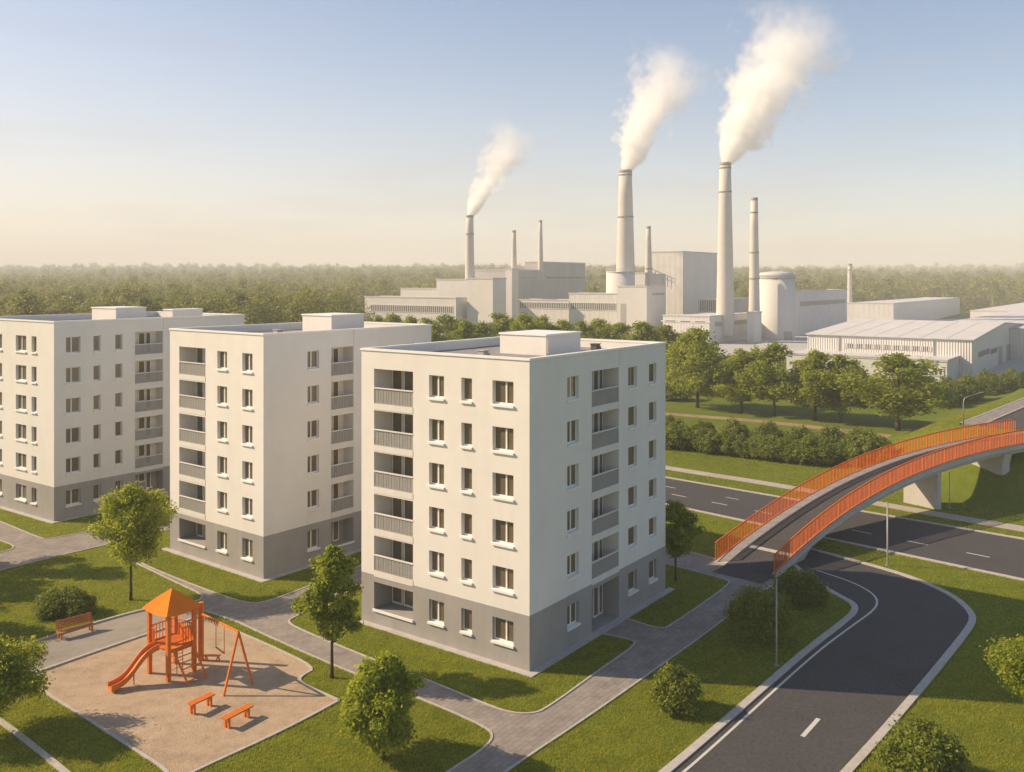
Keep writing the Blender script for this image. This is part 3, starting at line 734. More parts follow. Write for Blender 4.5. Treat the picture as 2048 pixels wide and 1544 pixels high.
for k in range(4):
    a_, b_ = Vector((*cor[k], 0)), Vector((*cor[(k + 1) % 4], 0)); c_ = Vector((*cxy, 0)); prev = None; NN = 6
    for i in range(NN + 1):
        f = i / NN; zz = ez + (az - ez) * (f + .05 * math.sin(math.pi * f))
        bow = .0 if i == 0 else 0
        row = []
        for j in range(7):
            g = j / 6; p_ = (a_.lerp(b_, g)).lerp(c_, f); row.append((p_.x, p_.y, zz - (.13 * math.sin(math.pi * g) * (1 - f))))
        if prev:
            for j in range(6): m.quad(prev[j], prev[j + 1], row[j + 1], row[j])
        prev = row
o = m.build('roof', M['orange2'], tower); sol = o.modifiers.new('solid', 'SOLIDIFY'); sol.thickness = .05; sol.offset = -1
def panel(p0, p1, z0, z1, n, name='guard_rail', rails=True):
    m = MB(); p0 = Vector(p0); p1 = Vector(p1)
    for i in range(n):
        q = p0.lerp(p1, (i + .5) / n); m.bar((q.x, q.y, z0), (q.x, q.y, z1), .045)
    for z in (z0, z1): m.bar((p0.x, p0.y, z), (p1.x, p1.y, z), .07)
    return m.build(name, M['orange'], tower)
panel((sx, .15), (sx, sy - .15), DZ + .05, DZ + 1.0, 8); panel((.15, sy), (sx - .15, sy), DZ + .05, DZ + 1.0, 7)
panel((.9, 0), (sx - .1, 0), DZ + .05, DZ + 1.0, 4)
panel((0, sy - .6), (0, sy - .1), DZ + .05, DZ + .95, 3)
m = MB(); m.box(sx - .02, .35, DZ + .1, sx + .02, sy - .35, DZ + .75); m.build('play_panel', M['orange'], tower)
m = MB()
for q in (.35, 1.35): m.bar((q, 0.1, 3.95), (q, sy - .1, 3.95), .07)
for q in range(2): m.bar((.1, .1 + q * (sy - .2), 3.92), (sx - .1, .1 + q * (sy - .2), 3.92), .08)
m.build('roof_beams', M['orange'], tower)
m = MB(); N = 22
prof = []
e_l = local(tw.x, tw.y, TH, Vector((G(219, 1385).x, G(219, 1385).y))); st = Vector((-.12, .95, 0)); en = Vector((e_l[0], e_l[1], 0))
dirh = (en - st).normalized(); sd = Vector((-dirh.y, dirh.x, 0))
for i in range(N + 1):
    f = i / N
    z = DZ + .02 - (DZ - .22) * (1 / (1 + math.exp(-(f - .47) * 7.2)) - .032) / .945
    if f > .9: z = max(z, .2)
    c_ = st.lerp(en, f); prof.append((c_, z))
rows = []
for c_, z in prof:
    rows.append([tuple(c_ + sd * o_ + Vector((0, 0, z + h_))) for o_, h_ in ((-.34, .26), (-.29, .26), (-.27, .02), (.27, .02), (.29, .26), (.34, .26), (.34, -.10), (-.34, -.10))])
for r0, r1 in zip(rows[:-1], rows[1:]):
    for k in range(8): m.quad(r0[k], r0[(k + 1) % 8], r1[(k + 1) % 8], r1[k])
m.poly(rows[0]); m.poly(rows[-1][::-1]); sl = m.build('slide', M['orange'], tower)
m = MB(); c_, z = prof[-2]
for o_ in (-.31, .31): q = c_ + sd * o_; m.bar((q.x, q.y, -.05), (q.x, q.y, z), .07)
c_, z = prof[11]
m.bar((c_.x, c_.y, 0), (c_.x, c_.y, z - .1), .06); m.build('slide_support', M['orange'], sl)
m = MB()
for q in (.25, sx - .2):
    m.bar((q, -.05, DZ), (q + .15, -1.45, 0), .1, .07)
m.build('ladder_rail', M['orange'], tower)
m = MB()
for i in range(6):
    f = (i + .6) / 6.3; m.bar((.25 + .15 * f, -.05 - 1.4 * f, DZ * (1 - f)), (sx - .2 + .15 * f, -.05 - 1.4 * f, DZ * (1 - f)), .06, .05)
m.build('ladder_rung', M['orange'], tower)
m = MB()
for q in (.5, .9, 1.3): m.tube([(q, .5, 0), (q + .03, .55, DZ - .05)], [.025] * 2, 6)
for z in (.4, .8, 1.2, 1.6): m.tube([(.45, .5 + z * .02, z), (1.35, .5 + z * .02, z)], [.022] * 2, 6)
m.build('climbing_net', M['orange'], tower)

ap_, f1, f2 = None, G(446.5, 1393), G(506, 1369.5)
mid = (f1 + f2) / 2; apex = Vector((mid.x, mid.y, 3.42))
swing = empty('swing', mid); tag(swing, 'orange A-frame swing with a hanging trapeze seat on the sand', 'swing')
sub = lambda v: Vector(v) - mid
pb = G(402, 1321)
for f in (f1, f2):
    m = MB(); m.bar(sub((f.x, f.y, -.05)), sub(apex), .12); m.build('leg', M['orange'], swing, .012)
m = MB(); m.box(pb.x - mid.x - .14, pb.y - mid.y - .14, -.1, pb.x - mid.x + .14, pb.y - mid.y + .14, 3.66); m.build('post', M['orange'], swing, .015)
be = Vector((pb.x, pb.y, 2.95))
m = MB(); m.bar(sub(apex), sub(be), .10); m.build('beam', M['orange'], swing)
hang = []
for f in (.36, .58):
    a_ = apex.lerp(be, f); b_ = Vector((a_.x, a_.y, 1.55)); hang.append(b_); m = MB(); m.tube([sub(a_), sub(b_)], [.026] * 2, 6); m.build('chain', M['orange'], swing)
m = MB(); m.bar(sub(hang[0]), sub(hang[1]), .09, .05); m.build('seat', M['orange'], swing)
m = MB()
for i in range(5):
    a_ = apex.lerp(be, .55 + i * .08); m.tube([sub(a_), sub(a_ + Vector((.05, 0, -.28))), sub(apex.lerp(be, .59 + i * .08))], [.02] * 3, 6)
m.build('hanging_ring', M['orange'], swing)
bb = empty('balance_board', G(425, 1322)); tag(bb, 'low orange balance board on the sand behind the play tower ladder', 'play board')
m = MB(); m.box(-.55, -.12, .32, .5, .12, .38); m.build('board', M['orange'], bb, .01)
for q in (-.4, .35): m = MB(); m.bar((q - .12, 0, 0), (q, 0, .32), .07); m.bar((q + .12, 0, 0), (q, 0, .32), .07); m.build('leg', M['orange'], bb)

def plank_bench(p0, p1, h, w, label):
    c = (p0 + p1) / 2; d = p1 - p0; L = d.length; o = empty('bench', (c.x, c.y, 0), math.atan2(d.y, d.x)); tag(o, label, 'bench', 'backless orange benches on the playground')
    m = MB()
    for k in range(3): m.box(-L / 2, -w / 2 + k * w / 3 + .006, h - .09, L / 2, -w / 2 + (k + 1) * w / 3 - .006, h)
    m.build('seat', M['orange'], o, .02)
    for s_ in (-1, 1):
        m = MB(); m.box(s_ * L * .36 - .06, -w * .36, -.05, s_ * L * .36 + .06, -w * .36 + .1, h - .09); m.box(s_ * L * .36 - .06, w * .36 - .1, -.05, s_ * L * .36 + .06, w * .36, h - .09)
        m.box(s_ * L * .36 - .05, -w * .36 + .1, h - .19, s_ * L * .36 + .05, w * .36 - .1, h - .092); m.build('leg', M['orange'], o)
plank_bench(G(379, 1408, .66), G(425, 1386, .66), .68, .5, 'backless orange bench on the sand nearer the slide')
plank_bench(G(447, 1437, .62), G(501, 1409, .62), .64, .5, 'backless orange bench on the sand under the swing A-frame, nearer the trees')
p0, p1 = G(121, 1278), G(181, 1262); d = p1 - p0; c = (p0 + p1) / 2
bench = empty('park_bench', (c.x, c.y, 0), math.atan2(d.y, d.x)); tag(bench, 'wooden park bench with a slatted back on the grey plaza by the bush', 'bench')
m = MB(); L = 2.35
for k in range(4): m.box(-L / 2, -.30 + k * .14, .44, L / 2, -.18 + k * .14, .49)
m.build('seat', M['wood'], bench, .01)
m = MB()
for k in range(4): m.box(-L / 2, .27 + k * .035, .60 + k * .14, L / 2, .31 + k * .035, .71 + k * .14)
m.build('backrest', M['wood'], bench, .01)
for s_ in (-1, 1):
    m = MB(); q = s_ * L * .42; m.box(q - .05, -.28, -.05, q + .05, -.18, .44); m.box(q - .05, .2, -.05, q + .05, .3, .44); m.bar((q, .31, .42), (q, .43, 1.15), .09, .06); m.box(q - .05, -.26, .37, q + .05, .28, .44)
    m.build('leg', M['wood'], bench)

# ------------------------------------------------------------------ trees and shrubs
def leaf_cloud(rng, centers, radii, n, size, up=.35, squash=.85):
    """n rhombic leaves spread over clumps; returns vertices and quads"""
    C = np.asarray(centers); Rr = np.asarray(radii); w = Rr ** 2; w /= w.sum()
    idx = rng.choice(len(C), n, p=w)
    d = rng.normal(size=(n, 3)); d /= np.linalg.norm(d, axis=1)[:, None]
    r = Rr[idx] * rng.uniform(.15, 1.0, n) ** .6 * rng.uniform(.8, 1.5, n)
    P = C[idx] + d * r[:, None] * np.array([1, 1, squash])
    nrm = d * .7 + rng.normal(size=(n, 3)) * .55 + np.array([0, 0, up]); nrm /= np.linalg.norm(nrm, axis=1)[:, None]
    t = rng.normal(size=(n, 3)); t -= nrm * (t * nrm).sum(1)[:, None]; t /= np.linalg.norm(t, axis=1)[:, None]
    b = np.cross(nrm, t); s = size * rng.uniform(.6, 1.35, n)[:, None]
    V = np.stack([P - t * s * .5, P + b * s * .3 + nrm * s * .05, P + t * s * .5, P - b * s * .3 + nrm * s * .05], 1).reshape(-1, 3)
    return V, np.arange(n * 4).reshape(-1, 4)

def crown_centers(rng, rx, z0, z1, n, shape, rcs=1.0):
    """clump centres in a lumpy crown; shape(f) gives the relative radius at height fraction f"""
    C = []; Q = []; lob = [(rng.uniform(0, 6.28), rng.uniform(.12, .28), rng.integers(2, 5)) for _ in range(3)]
    while len(C) < n:
        f = rng.uniform(.02, .98); a = rng.uniform(0, 6.28); rad = shape(f) * rx
        rad *= 1 + sum(k * math.sin(m_ * a + p_ + 5 * f) for p_, k, m_ in lob)
        rr = rad * math.sqrt(rng.uniform(.05, 1))
        rc = rx * rng.uniform(.13, .27) * (.75 + .45 * shape(f)) * rcs
        rr = max(0, rr - rc * .45)
        C.append((rr * math.cos(a), rr * math.sin(a), z0 + (z1 - z0) * f)); Q.append(rc)
    return np.array(C), np.array(Q)

SH_OVAL = lambda f: math.sin(math.pi * (f ** .8 * .92 + .06)) ** .75
SH_EGG = lambda f: math.sin(math.pi * (f ** .62 * .93 + .06)) ** .8
SH_ROUND = lambda f: math.sqrt(max(.02, 1 - (2 * f - .9) ** 2)) if f < .95 else .3
def tree_mesh(seed, h, rx, z0, shape, nclump, nleaf, size, trunk_r, leafm, limb_n=12, lean=0.0, rcs=1.0):
    rng = np.random.default_rng(seed)
    C, Q = crown_centers(rng, rx, z0, h - rx * .22, nclump, shape, rcs)
    V, F = leaf_cloud(rng, C, Q, nleaf, size)
    crown = arrays_mesh('crown', V, F, M[leafm])
    m = MB(); top = z0 + (h - z0) * .62; pts = []; rad = []
    for i in range(9):
        f = i / 8; pts.append((lean * f * f * h * .1 + .04 * math.sin(seed + i * 1.3) * trunk_r * 8 * f, .03 * math.cos(seed * 2 + i) * trunk_r * 8 * f, -.15 + (top + .15) * f)); rad.append(trunk_r * (1.25 if i == 0 else 1) * (1 - .78 * f))
    m.tube(pts, rad, 9)
    for i in range(limb_n):
        c = C[rng.integers(len(C))]; f0 = rng.uniform(.0, .75); zb = max(z0 * .82, z0 * .86 + (top - z0) * f0)
        if c[2] < zb + .2: zb = max(z0 * .78, c[2] - .8 - .4 * rng.random())
        fz = zb / top; r0 = trunk_r * (1 - .78 * fz) * .62
        b0 = np.array([np.interp(fz, np.linspace(0, 1, 9), [p_[0] for p_ in pts]), np.interp(fz, np.linspace(0, 1, 9), [p_[1] for p_ in pts]), zb])
        midp = b0 * .5 + c * .5 + np.array([0, 0, -.12 * np.linalg.norm(c[:2])])
        m.tube([b0, b0 * .75 + midp * .3 - b0 * .05, midp, c], [r0, r0 * .8, r0 * .55, r0 * .2], 6)
    return m.mesh('trunk', M['bark']), crown
def plant_tree(name, p, tm, cm, label, group=None, rz=0, s=1.0, sz=None, cat='tree'):
    o = empty(name, (p[0], p[1], p[2]), rz); o.scale = (s, s, sz or s); tag(o, label, cat, group)
    link_mesh('trunk', tm, o); link_mesh('crown', cm, o); return o

near = [
 (262, 1200, 958, 79, 1112, 1, 'tall leafy young tree on the lawn between the middle and far apartment blocks', SH_OVAL, 110, 21000),
 (664, 1356, 1085, 61, 1272, 2, 'slim young tree with a long bare trunk between walkway and playground', SH_OVAL, 90, 15000),
 (768, 1521, 1306, 88, 1482, 3, 'broad young tree on the lawn right below the nearest apartment block', SH_ROUND, 110, 21000),
 (1351, 1161, 998, 47, 1106, 4, 'shaded tree at the back corner of the nearest apartment block, by the paved forecourt', SH_ROUND, 80, 12000),
]
for (px, pb_, pt, hw, cb, sd_, lab, shp, nc, nl) in near:
    p = G(px, pb_); Y = p.y; k = Y / FPX
    h = EYE - (pt - HZ) * k + .15; rx = hw * k; z0 = max(1.0, EYE - (cb - HZ) * k)
    tm, cm = tree_mesh(sd_, h, rx * 1.0, z0, shp, nc, nl, .21, .065 + .0055 * h, 'leaf_near', 16)
    plant_tree('young_tree', p, tm, cm, lab)
# trees cut by the edges of the photo
tm5, cm5 = tree_mesh(15, 6.4, 3.1, 1.6, SH_ROUND, 110, 26000, .21, .13, 'leaf_near', 14)
q = G(-28, 1470); plant_tree('young_tree', q, tm5, cm5, 'dark leafy tree cut by the left edge of the photo, beside the sand', None, 0, .86)
q = G(2098, 1445); plant_tree('young_tree', q, tm5, cm5, 'sunlit leafy tree cut by the right edge of the photo, beside the slip road', None, 2.0, .84)
tmX, cmX = tree_mesh(21, 11.0, 3.9, 2.6, SH_OVAL, 44, 9000, .36, .19, 'leaf_near', 12)
for i, (x, y, s) in enumerate([(-47.5, 75.5, 1.0), (-52, 70.5, 1.05), (-43.5, 62.5, .8), (-39.5, 47.2, .75), (-41.5, 57, .6), (-64, 82, 1.0)]):
    plant_tree('lawn_tree', (x, y, 0), tmX, cmX, 'leafy tree standing just outside the left edge, casting shade over the lawn', 'trees left of the view', i * 1.1, s)

def bush_mesh(seed, rx, ry, h, n, size, leafm, nc=26, name='foliage'):
    rng = np.random.default_rng(seed); C = []; Q = []
    for _ in range(nc):
        a = rng.uniform(0, 6.28); r = math.sqrt(rng.uniform(0, 1)); f = math.sqrt(max(0, 1 - (r * .9) ** 2))
        rc = min(rx, ry, h) * rng.uniform(.26, .42)
        C.append(((rx - rc * .7) * r * math.cos(a), (ry - rc * .7) * r * math.sin(a), max(rc * .5, (h - rc * .8) * f * rng.uniform(.45, 1.0)))); Q.append(rc)
    V, F = leaf_cloud(rng, C, Q, n, size, .3, .9); V[:, 2] = np.abs(V[:, 2]) + .02
    st = MB()
    for c in C[:10]: st.tube([(c[0] * .15, c[1] * .15, -.05), (c[0] * .6, c[1] * .6, c[2] * .6), tuple(c)], [.035, .022, .008], 5)
    return arrays_mesh(name, V, F, M[leafm]), st.mesh('stem', M['bark'])
def plant_bush(name, p, fm, sm, label, group=None, rz=0, s=1, cat='bush'):
    o = empty(name, tuple(p), rz); o.scale = (s, s, s); tag(o, label, cat, group); link_mesh('foliage', fm, o); link_mesh('stem', sm, o); return o
for (px, pb_, hw, pt, sd_, lab, asp) in [
    (112, 1240, 62, 1178, 31, 'rounded bush on the lawn directly behind the park bench', .75),
    (1360, 1436, 52, 1338, 32, 'sunlit round bush on the lawn beside the lower walkway', .95),
    (1532, 1300, 78, 1176, 33, 'large shaded bush behind the thin pole on the lawn', .9),
    (1614, 1220, 54, 1142, 34, 'dark bush tucked against the bridge abutment beside the slip road', .9),
    (1880, 1600, 92, 1455, 35, 'leafy bush at the bottom edge of the photo, right of the slip road', .9)]:
    p = G(px, pb_); k = p.y / FPX; rx = hw * k; h = EYE - (pt - HZ) * (p.y + rx * .3) / FPX
    fm, sm = bush_mesh(sd_, rx, rx * asp, h, 16000, .18, 'leaf_bush', 46); plant_bush('bush', p + Vector((0, rx * asp * .75, 0)), fm, sm, lab)

# row of big shrubs across the highway
hb = [bush_mesh(40 + i, 2.5, 2.2, 3.6, 8000, .30, 'leaf_hedge', 34) for i in range(3)]
row = [(1320, 893), (1352, 897), (1388, 900), (1420, 905), (1452, 908), (1484, 912), (1515, 916), (1548, 920), (1582, 924), (1616, 927), (1650, 930), (1684, 930), (1712, 930), (1745, 926), (1405, 880), (1470, 888), (1535, 896), (1600, 902), (1660, 906), (1720, 912), (1340, 872)]
rnd = random.Random(5)
for i, (px, py) in enumerate(row):
    f, s_ = hb[i % 3]; plant_bush('shrub', GT(px, py), f, s_, 'big rounded green shrub in the row between highway and dirt track', 'shrubs beyond the highway', rnd.uniform(0, 6), rnd.uniform(.82, 1.12), 'shrub')
for i, (px, py) in enumerate([(1880, 812), (1905, 806), (1930, 800), (1960, 790), (1985, 786), (2010, 781), (2040, 776), (1860, 800), (1895, 792), (1840, 806), (1975, 778), (2020, 770)]):
    f, s_ = hb[(i + 1) % 3]; plant_bush('shrub', GT(px, py), f, s_, 'dark green shrub in the belt below the warehouse corner', 'shrubs below the warehouse', rnd.uniform(0, 6), rnd.uniform(.9, 1.3) * (1.3 if px < 1935 else 1.0), 'shrub')

# roadside row and the trees behind the roofs
mid_p = [tree_mesh(60 + i, 12.0, rxx, z0_, shp, 95, 12000, .36, .2, 'leaf_mid', 12) for i, (rxx, z0_, shp) in enumerate([(3.9, 2.5, SH_ROUND), (3.4, 2.3, SH_OVAL), (4.4, 2.2, SH_EGG), (3.7, 2.2, SH_ROUND)])]
def plant_mid(px, py, pt, hw, lab, grp, v, name='broadleaf_tree'):
    p = GT(px, py); h = EYE - (pt - HZ) * p.y / FPX - p.z; rr = [3.9, 3.4, 4.4, 3.7][v]; s = 1.32 * hw * p.y / FPX / rr; h *= 1.07
    plant_tree(name, p, *mid_p[v], lab, grp, rnd.uniform(0, 6), s, h / 12.0)
G1 = 'trees in the row before the warehouse'
plant_mid(1395, 815, 652, 58, 'tallest roadside tree, right beside the roof corner of the nearest apartment block', G1, 2)
plant_mid(1483, 826, 702, 40, 'slim roadside tree second from the nearest apartment block', G1, 1)
plant_mid(1548, 831, 691, 49, 'roadside tree with a full rounded crown, third from the nearest apartment block', G1, 0)
plant_mid(1630, 841, 704, 46, 'roadside tree fourth in the row, half behind its right neighbour', G1, 1)
plant_mid(1681, 846, 710, 51, 'roadside tree fifth in the row, in front of the long warehouse wall', G1, 3)
plant_mid(1796, 861, 712, 74, 'broad roadside tree standing alone at the right end of the row', G1, 0)
for i, (px, py) in enumerate([(1345, 800), (1440, 792), (1515, 794), (1590, 800), (1650, 806), (1720, 812), (1765, 806), (1830, 806), (1420, 776), (1855, 790)]):
    f, s_ = hb[i % 3]; plant_bush('shrub', GT(px, py), f, s_, 'dark shrub in the undergrowth behind the roadside tree row', 'shrubs behind the tree row', rnd.uniform(0, 6), rnd.uniform(1.0, 1.4), 'shrub')
rowB = [(755, 634, 22), (786, 629, 30), (822, 627, 28), (858, 636, 34), (895, 632, 40), (930, 643, 34), (968, 640, 38), (1005, 627, 46), (1045, 630, 40), (1085, 634, 40), (1128, 636, 40), (1165, 642, 34), (1200, 640, 36), (1238, 646, 30), (1285, 638, 46), (1325, 650, 40), (1365, 668, 38), (1415, 690, 34), (1460, 712, 30)]
for i, (px, pt, hw) in enumerate(rowB):
    Y = 215 + 22 * math.sin(i * 2.1); x = (px - CX) / FPX * Y; h = EYE - (pt - HZ) * Y / FPX; v = i % 4
    plant_tree('broadleaf_tree', (x, Y, 0), *mid_p[v], 'broadleaf tree in the belt behind the roof of the nearest apartment block', 'trees between apartments and factory', rnd.uniform(0, 6), hw * Y / FPX / [3.9, 3.4, 4.4, 3.7][v] * 1.4, h * 1.06 / 12)

# ------------------------------------------------------------------ factory
FT = R(36.2)
def fac_root(name, label, xe, Y0, cat, group=None):
    o = empty(name, ((xe - CX) / FPX * Y0, Y0, 0), R(90) - FT); return tag(o, label, cat, group)
def zat(py, Y): return EYE - (py - HZ) * Y / FPX
def block(label, xe, yt, xl, xr, Y0, bands=(), wall='fac_wall', roof=True, name='factory_hall', doors=()):
    X0 = (xe - CX) / FPX * Y0; o = fac_root(name, label, xe, Y0, 'factory building', 'factory buildings')
    a = face_t(X0, Y0, FT, True, xl); b = face_t(X0, Y0, FT, False, xr) if xr > xe else 14
    a = max(a, 3); b = max(b, 3); zt = zat(yt, Y0)
    m = MB(); m.box(0, 0, -.5, b, a, zt - .3); m.build('wall', M[wall], o)
    m = MB(); m.box(-.15, -.15, zt - .3, b + .15, a + .15, zt); m.box(-.22, -.22, zt, b + .22, .3, zt + .3); m.box(-.22, .3, zt, .3, a + .22, zt + .3); m.box(b - .3, .3, zt, b + .22, a + .22, zt + .3)
    m.build('roof', M['fac_roof'], o)
    for (left, p0, p1, ya, yb, slit) in bands:
        t0 = face_t(X0, Y0, FT, left, p0); t1 = face_t(X0, Y0, FT, left, p1); t0, t1 = min(t0, t1), max(t0, t1)
        d = (math.sin(FT) if left else math.cos(FT)); Yb = Y0 + d * ((face_t(X0, Y0, FT, left, p0)))
        za, zb = zat(ya, Yb), zat(yb, Yb)
        wm = MB()
        if left: wm.box(-.04, t0, zb, .0, t1, za)
        else: wm.box(t0, -.04, zb, t1, .0, za)
        wo = wm.build('window_band', M['fac_glass'], o)
        fm = MB(); n = max(2, int((t1 - t0) / slit))
        for i in range(n + 1):
            t = t0 + (t1 - t0) * i / n
            if left: fm.box(-.16, t - slit * .16, zb, -.04, t + slit * .16, za)
            else: fm.box(t - slit * .16, -.16, zb, t + slit * .16, -.04, za)
        for z in (za, zb):
            if left: fm.box(-.18, t0 - .2, z - .12, -.002, t1 + .2, z + .12)
            else: fm.box(t0 - .2, -.18, z - .12, t1 + .2, -.002, z + .12)
        fm.build('mullion', M['fac_conc'], wo)
    for (left, p0, p1, ya) in doors:
        t0 = face_t(X0, Y0, FT, left, p0); t1 = face_t(X0, Y0, FT, left, p1); t0, t1 = min(t0, t1), max(t0, t1)
        dm = MB()
        if left: dm.box(-.06, t0, 0, .01, t1, zat(ya, Y0))
        else: dm.box(t0, -.06, 0, t1, .01, zat(ya, Y0))
        dm.build('gate', M['fac_trim'], o)
    return o, a, b, zt
block('low factory hall at the left end of the plant with a long slit window band', 912, 596, 729.5, 942, 380, [(True, 742, 906, 609, 622, 1.1)])
block('flat factory hall behind the low left hall, grey roof edge', 945, 578, 801, 965, 428, wall='fac_conc')
block('pale factory block right at the foot of the thin smoking chimney', 946, 559, 873, 975, 412, wall='fac_conc')
block('upright factory block right of the low left hall, dark shaded side', 985.7, 557, 934, 1012, 374, wall='fac_conc')
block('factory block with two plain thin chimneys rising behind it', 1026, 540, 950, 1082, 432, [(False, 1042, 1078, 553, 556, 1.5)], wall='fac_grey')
block('narrow pale tower against the side of the factory block with thin chimneys', 1024, 538, 1011, 1037, 392, wall='fac_conc')
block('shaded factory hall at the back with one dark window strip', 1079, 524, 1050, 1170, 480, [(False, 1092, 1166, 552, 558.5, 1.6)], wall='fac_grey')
block('long low factory hall with slit windows left of the big chimney base', 1152, 601, 1037, 1175, 400, [(True, 1040, 1149, 604, 616, .9)])
block('taller factory hall with slit windows directly below the big chimney base', 1262, 588, 1138, 1280, 374, [(True, 1142, 1232, 605, 619, .9)])
block('pale factory block with a shaded side between chimney base and cube', 1293.5, 573, 1236, 1329, 362, [(False, 1305, 1327, 586, 591, 1.2)], wall='fac_conc', doors=[(True, 1241, 1252, 608)])
block('small dark factory annex at the foot of the short plain chimney', 1290, 546, 1268, 1304, 402, wall='fac_conc')
block('small pale factory annex left of the tall cube', 1321, 549, 1303, 1331, 412, wall='fac_conc')
block('tall cube shaped factory building with a blank shaded side', 1366, 503, 1304, 1434, 420)
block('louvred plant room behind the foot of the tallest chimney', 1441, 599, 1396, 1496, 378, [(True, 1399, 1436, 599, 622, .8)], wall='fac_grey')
block('low front factory building carrying the tallest chimney on its roof', 1419, 633, 1326, 1505, 338, [(False, 1429, 1503, 644, 654, 1.0), (True, 1327, 1416, 640, 643, 6)])
block('narrow pale tower at the corner of the low front factory building', 1509, 625, 1500, 1523, 346, wall='fac_conc')
block('long shaded factory hall right of the silo with high slit windows', 1589, 583, 1545, 1694, 386, [(False, 1600, 1690, 603, 613, 1.1)])
block('wide flat factory hall with a pale roof beyond the gabled warehouse', 1787, 607, 1694, 1920, 470)
block('flat pale factory hall at the right edge behind the warehouses', 2110, 624, 1940, 2200, 430)
def chimney(label, xc, yt, yb, wt, wb, Y, bands=(), name='chimney'):
    o = empty(name, ((xc - CX) / FPX * Y, Y, 0)); tag(o, label, 'chimney', 'factory chimneys')
    k = Y / FPX; zt = zat(yt, Y); zb = zat(yb, Y); rt = wt * k / 2; rb = wb * k / 2
    r = lambda z: rb + (rt - rb) * (z - zb) / (zt - zb)
    m = MB(); m.lathe([(r(zb), zb - 8), (r(zb), zb)] + [(r(zb + (zt - zb) * f), zb + (zt - zb) * f) for f in (.25, .5, .75, 1)] + [(rt * .78, zt), (rt * .75, zt - 2)], 40); m.build('shaft', M['chimney'], o)
    for y_ in bands:
        z = zat(y_, Y); b = MB(); b.lathe([(r(z) * .98, z - .28), (r(z) * 1.045 + .04, z - .28), (r(z) * 1.045 + .04, z + .28), (r(z) * .98, z + .28)], 40); b.build('band', M['chimney_band'], o)
    b = MB(); b.lathe([(rt * .99, zt - 1.1), (rt * 1.05, zt - 1.0), (rt * 1.05, zt + .15), (rt * .8, zt + .15)], 40); b.build('rim', M['chimney_band'], o)
    return o, zt, rt
c1 = chimney('thin smoking chimney at the left end of the factory', 939.5, 431, 556, 14.5, 19, 425, (468,))
chimney('thin unlit chimney without smoke, shorter of the pair on the back block', 1028, 461, 536, 8, 11, 450)
chimney('thin chimney without smoke, taller of the pair on the back block', 1081, 441, 536, 6.5, 11, 455)
c2 = chimney('thick smoking chimney on a round base in the middle of the factory', 1251, 341, 541, 25, 37, 385, (350, 434))
chimney('short plain chimney between the thick smoking chimney and the cube', 1297, 453, 548, 9, 15, 405, (537,))
c3 = chimney('tallest smoking chimney, standing on the low front building', 1450.5, 326, 629, 22, 35.5, 350, (336, 384))
chimney('slim chimney without smoke right beside the silo', 1508.5, 396, 620, 13.5, 22, 360, (425, 505, 557))
chimney('small short chimney behind the long shaded hall at right', 1699.5, 528, 596, 8, 9.5, 560, (540,))
def drum(label, xc, hw, yt, Y, z0, name, domed):
    o = empty(name, ((xc - CX) / FPX * Y, Y, 0)); tag(o, label, name.replace('_', ' ')); k = Y / FPX; r = hw * k; zt = zat(yt, Y)
    m = MB(); m.lathe([(r, z0), (r, zt)], 56); m.build('wall', M['fac_conc'], o)
    m = MB(); m.lathe(([(r * 1.0, zt), (r * .97, zt + 1.2), (r * .88, zt + 2.2), (r * .3, zt + 2.7), (.05, zt + 2.75)] if domed else [(r * 1.03, zt), (r * 1.03, zt + .4), (.1, zt + .45)]), 56); m.build('roof', M['fac_roof'], o)
    m = MB(); n = 40
    for i in range(n):
        a_ = 2 * math.pi * i / n; q = Vector((math.cos(a_) * r * 1.02, math.sin(a_) * r * 1.02, zt + (.0 if domed else .4))); m.bar(q, q + Vector((0, 0, 1.1)), .09)
    for z in (.6, 1.1): m.tube([(math.cos(2 * math.pi * i / n) * r * 1.02, math.sin(2 * math.pi * i / n) * r * 1.02, zt + z + (0 if domed else .4)) for i in range(n + 1)], [.07] * (n + 1), 5, caps=False)
    m.build('guard_rail', M['fac_trim'] if domed else M['fac_conc'], o)
    if domed:
        m = MB(); m.lathe([(r * .99, zt - .35), (r * 1.02, zt - .35), (r * 1.02, zt + .1), (r * .99, zt + .1)], 56); m.build('band', M['fac_trim'], o)
        m = MB(); m.box(r * .1, -r - .5, 0, r * .55, -r * .8, 3.4); m.build('hatch', M['fac_trim'], o)
    return o
drum('big pale round silo with a railing round its top', 1553, 35.5, 556, 368, -.5, 'silo', True)
drum('round drum with a railed platform at the foot of the thick smoking chimney', 1241, 28.5, 545, 384, 5, 'drum_platform', False)
o = fac_root('stair_gantry', 'sloping steel stair gantry in front of the lit side of the cube', 1345, 411, 'gantry')
m = MB()
for z in (0, 1.6): m.bar((-1, 12, zat(541, 411) + z), (-1, -2, zat(566, 411) + z), .35)
for i in range(8): f = i / 7; m.bar((-1, 12 - 14 * f, zat(541, 411) + (zat(566, 411) - zat(541, 411)) * f - 3.5), (-1, 12 - 14 * f, zat(541, 411) + (zat(566, 411) - zat(541, 411)) * f + 1.6), .22)
m.build('frame', M['fac_conc'], o)

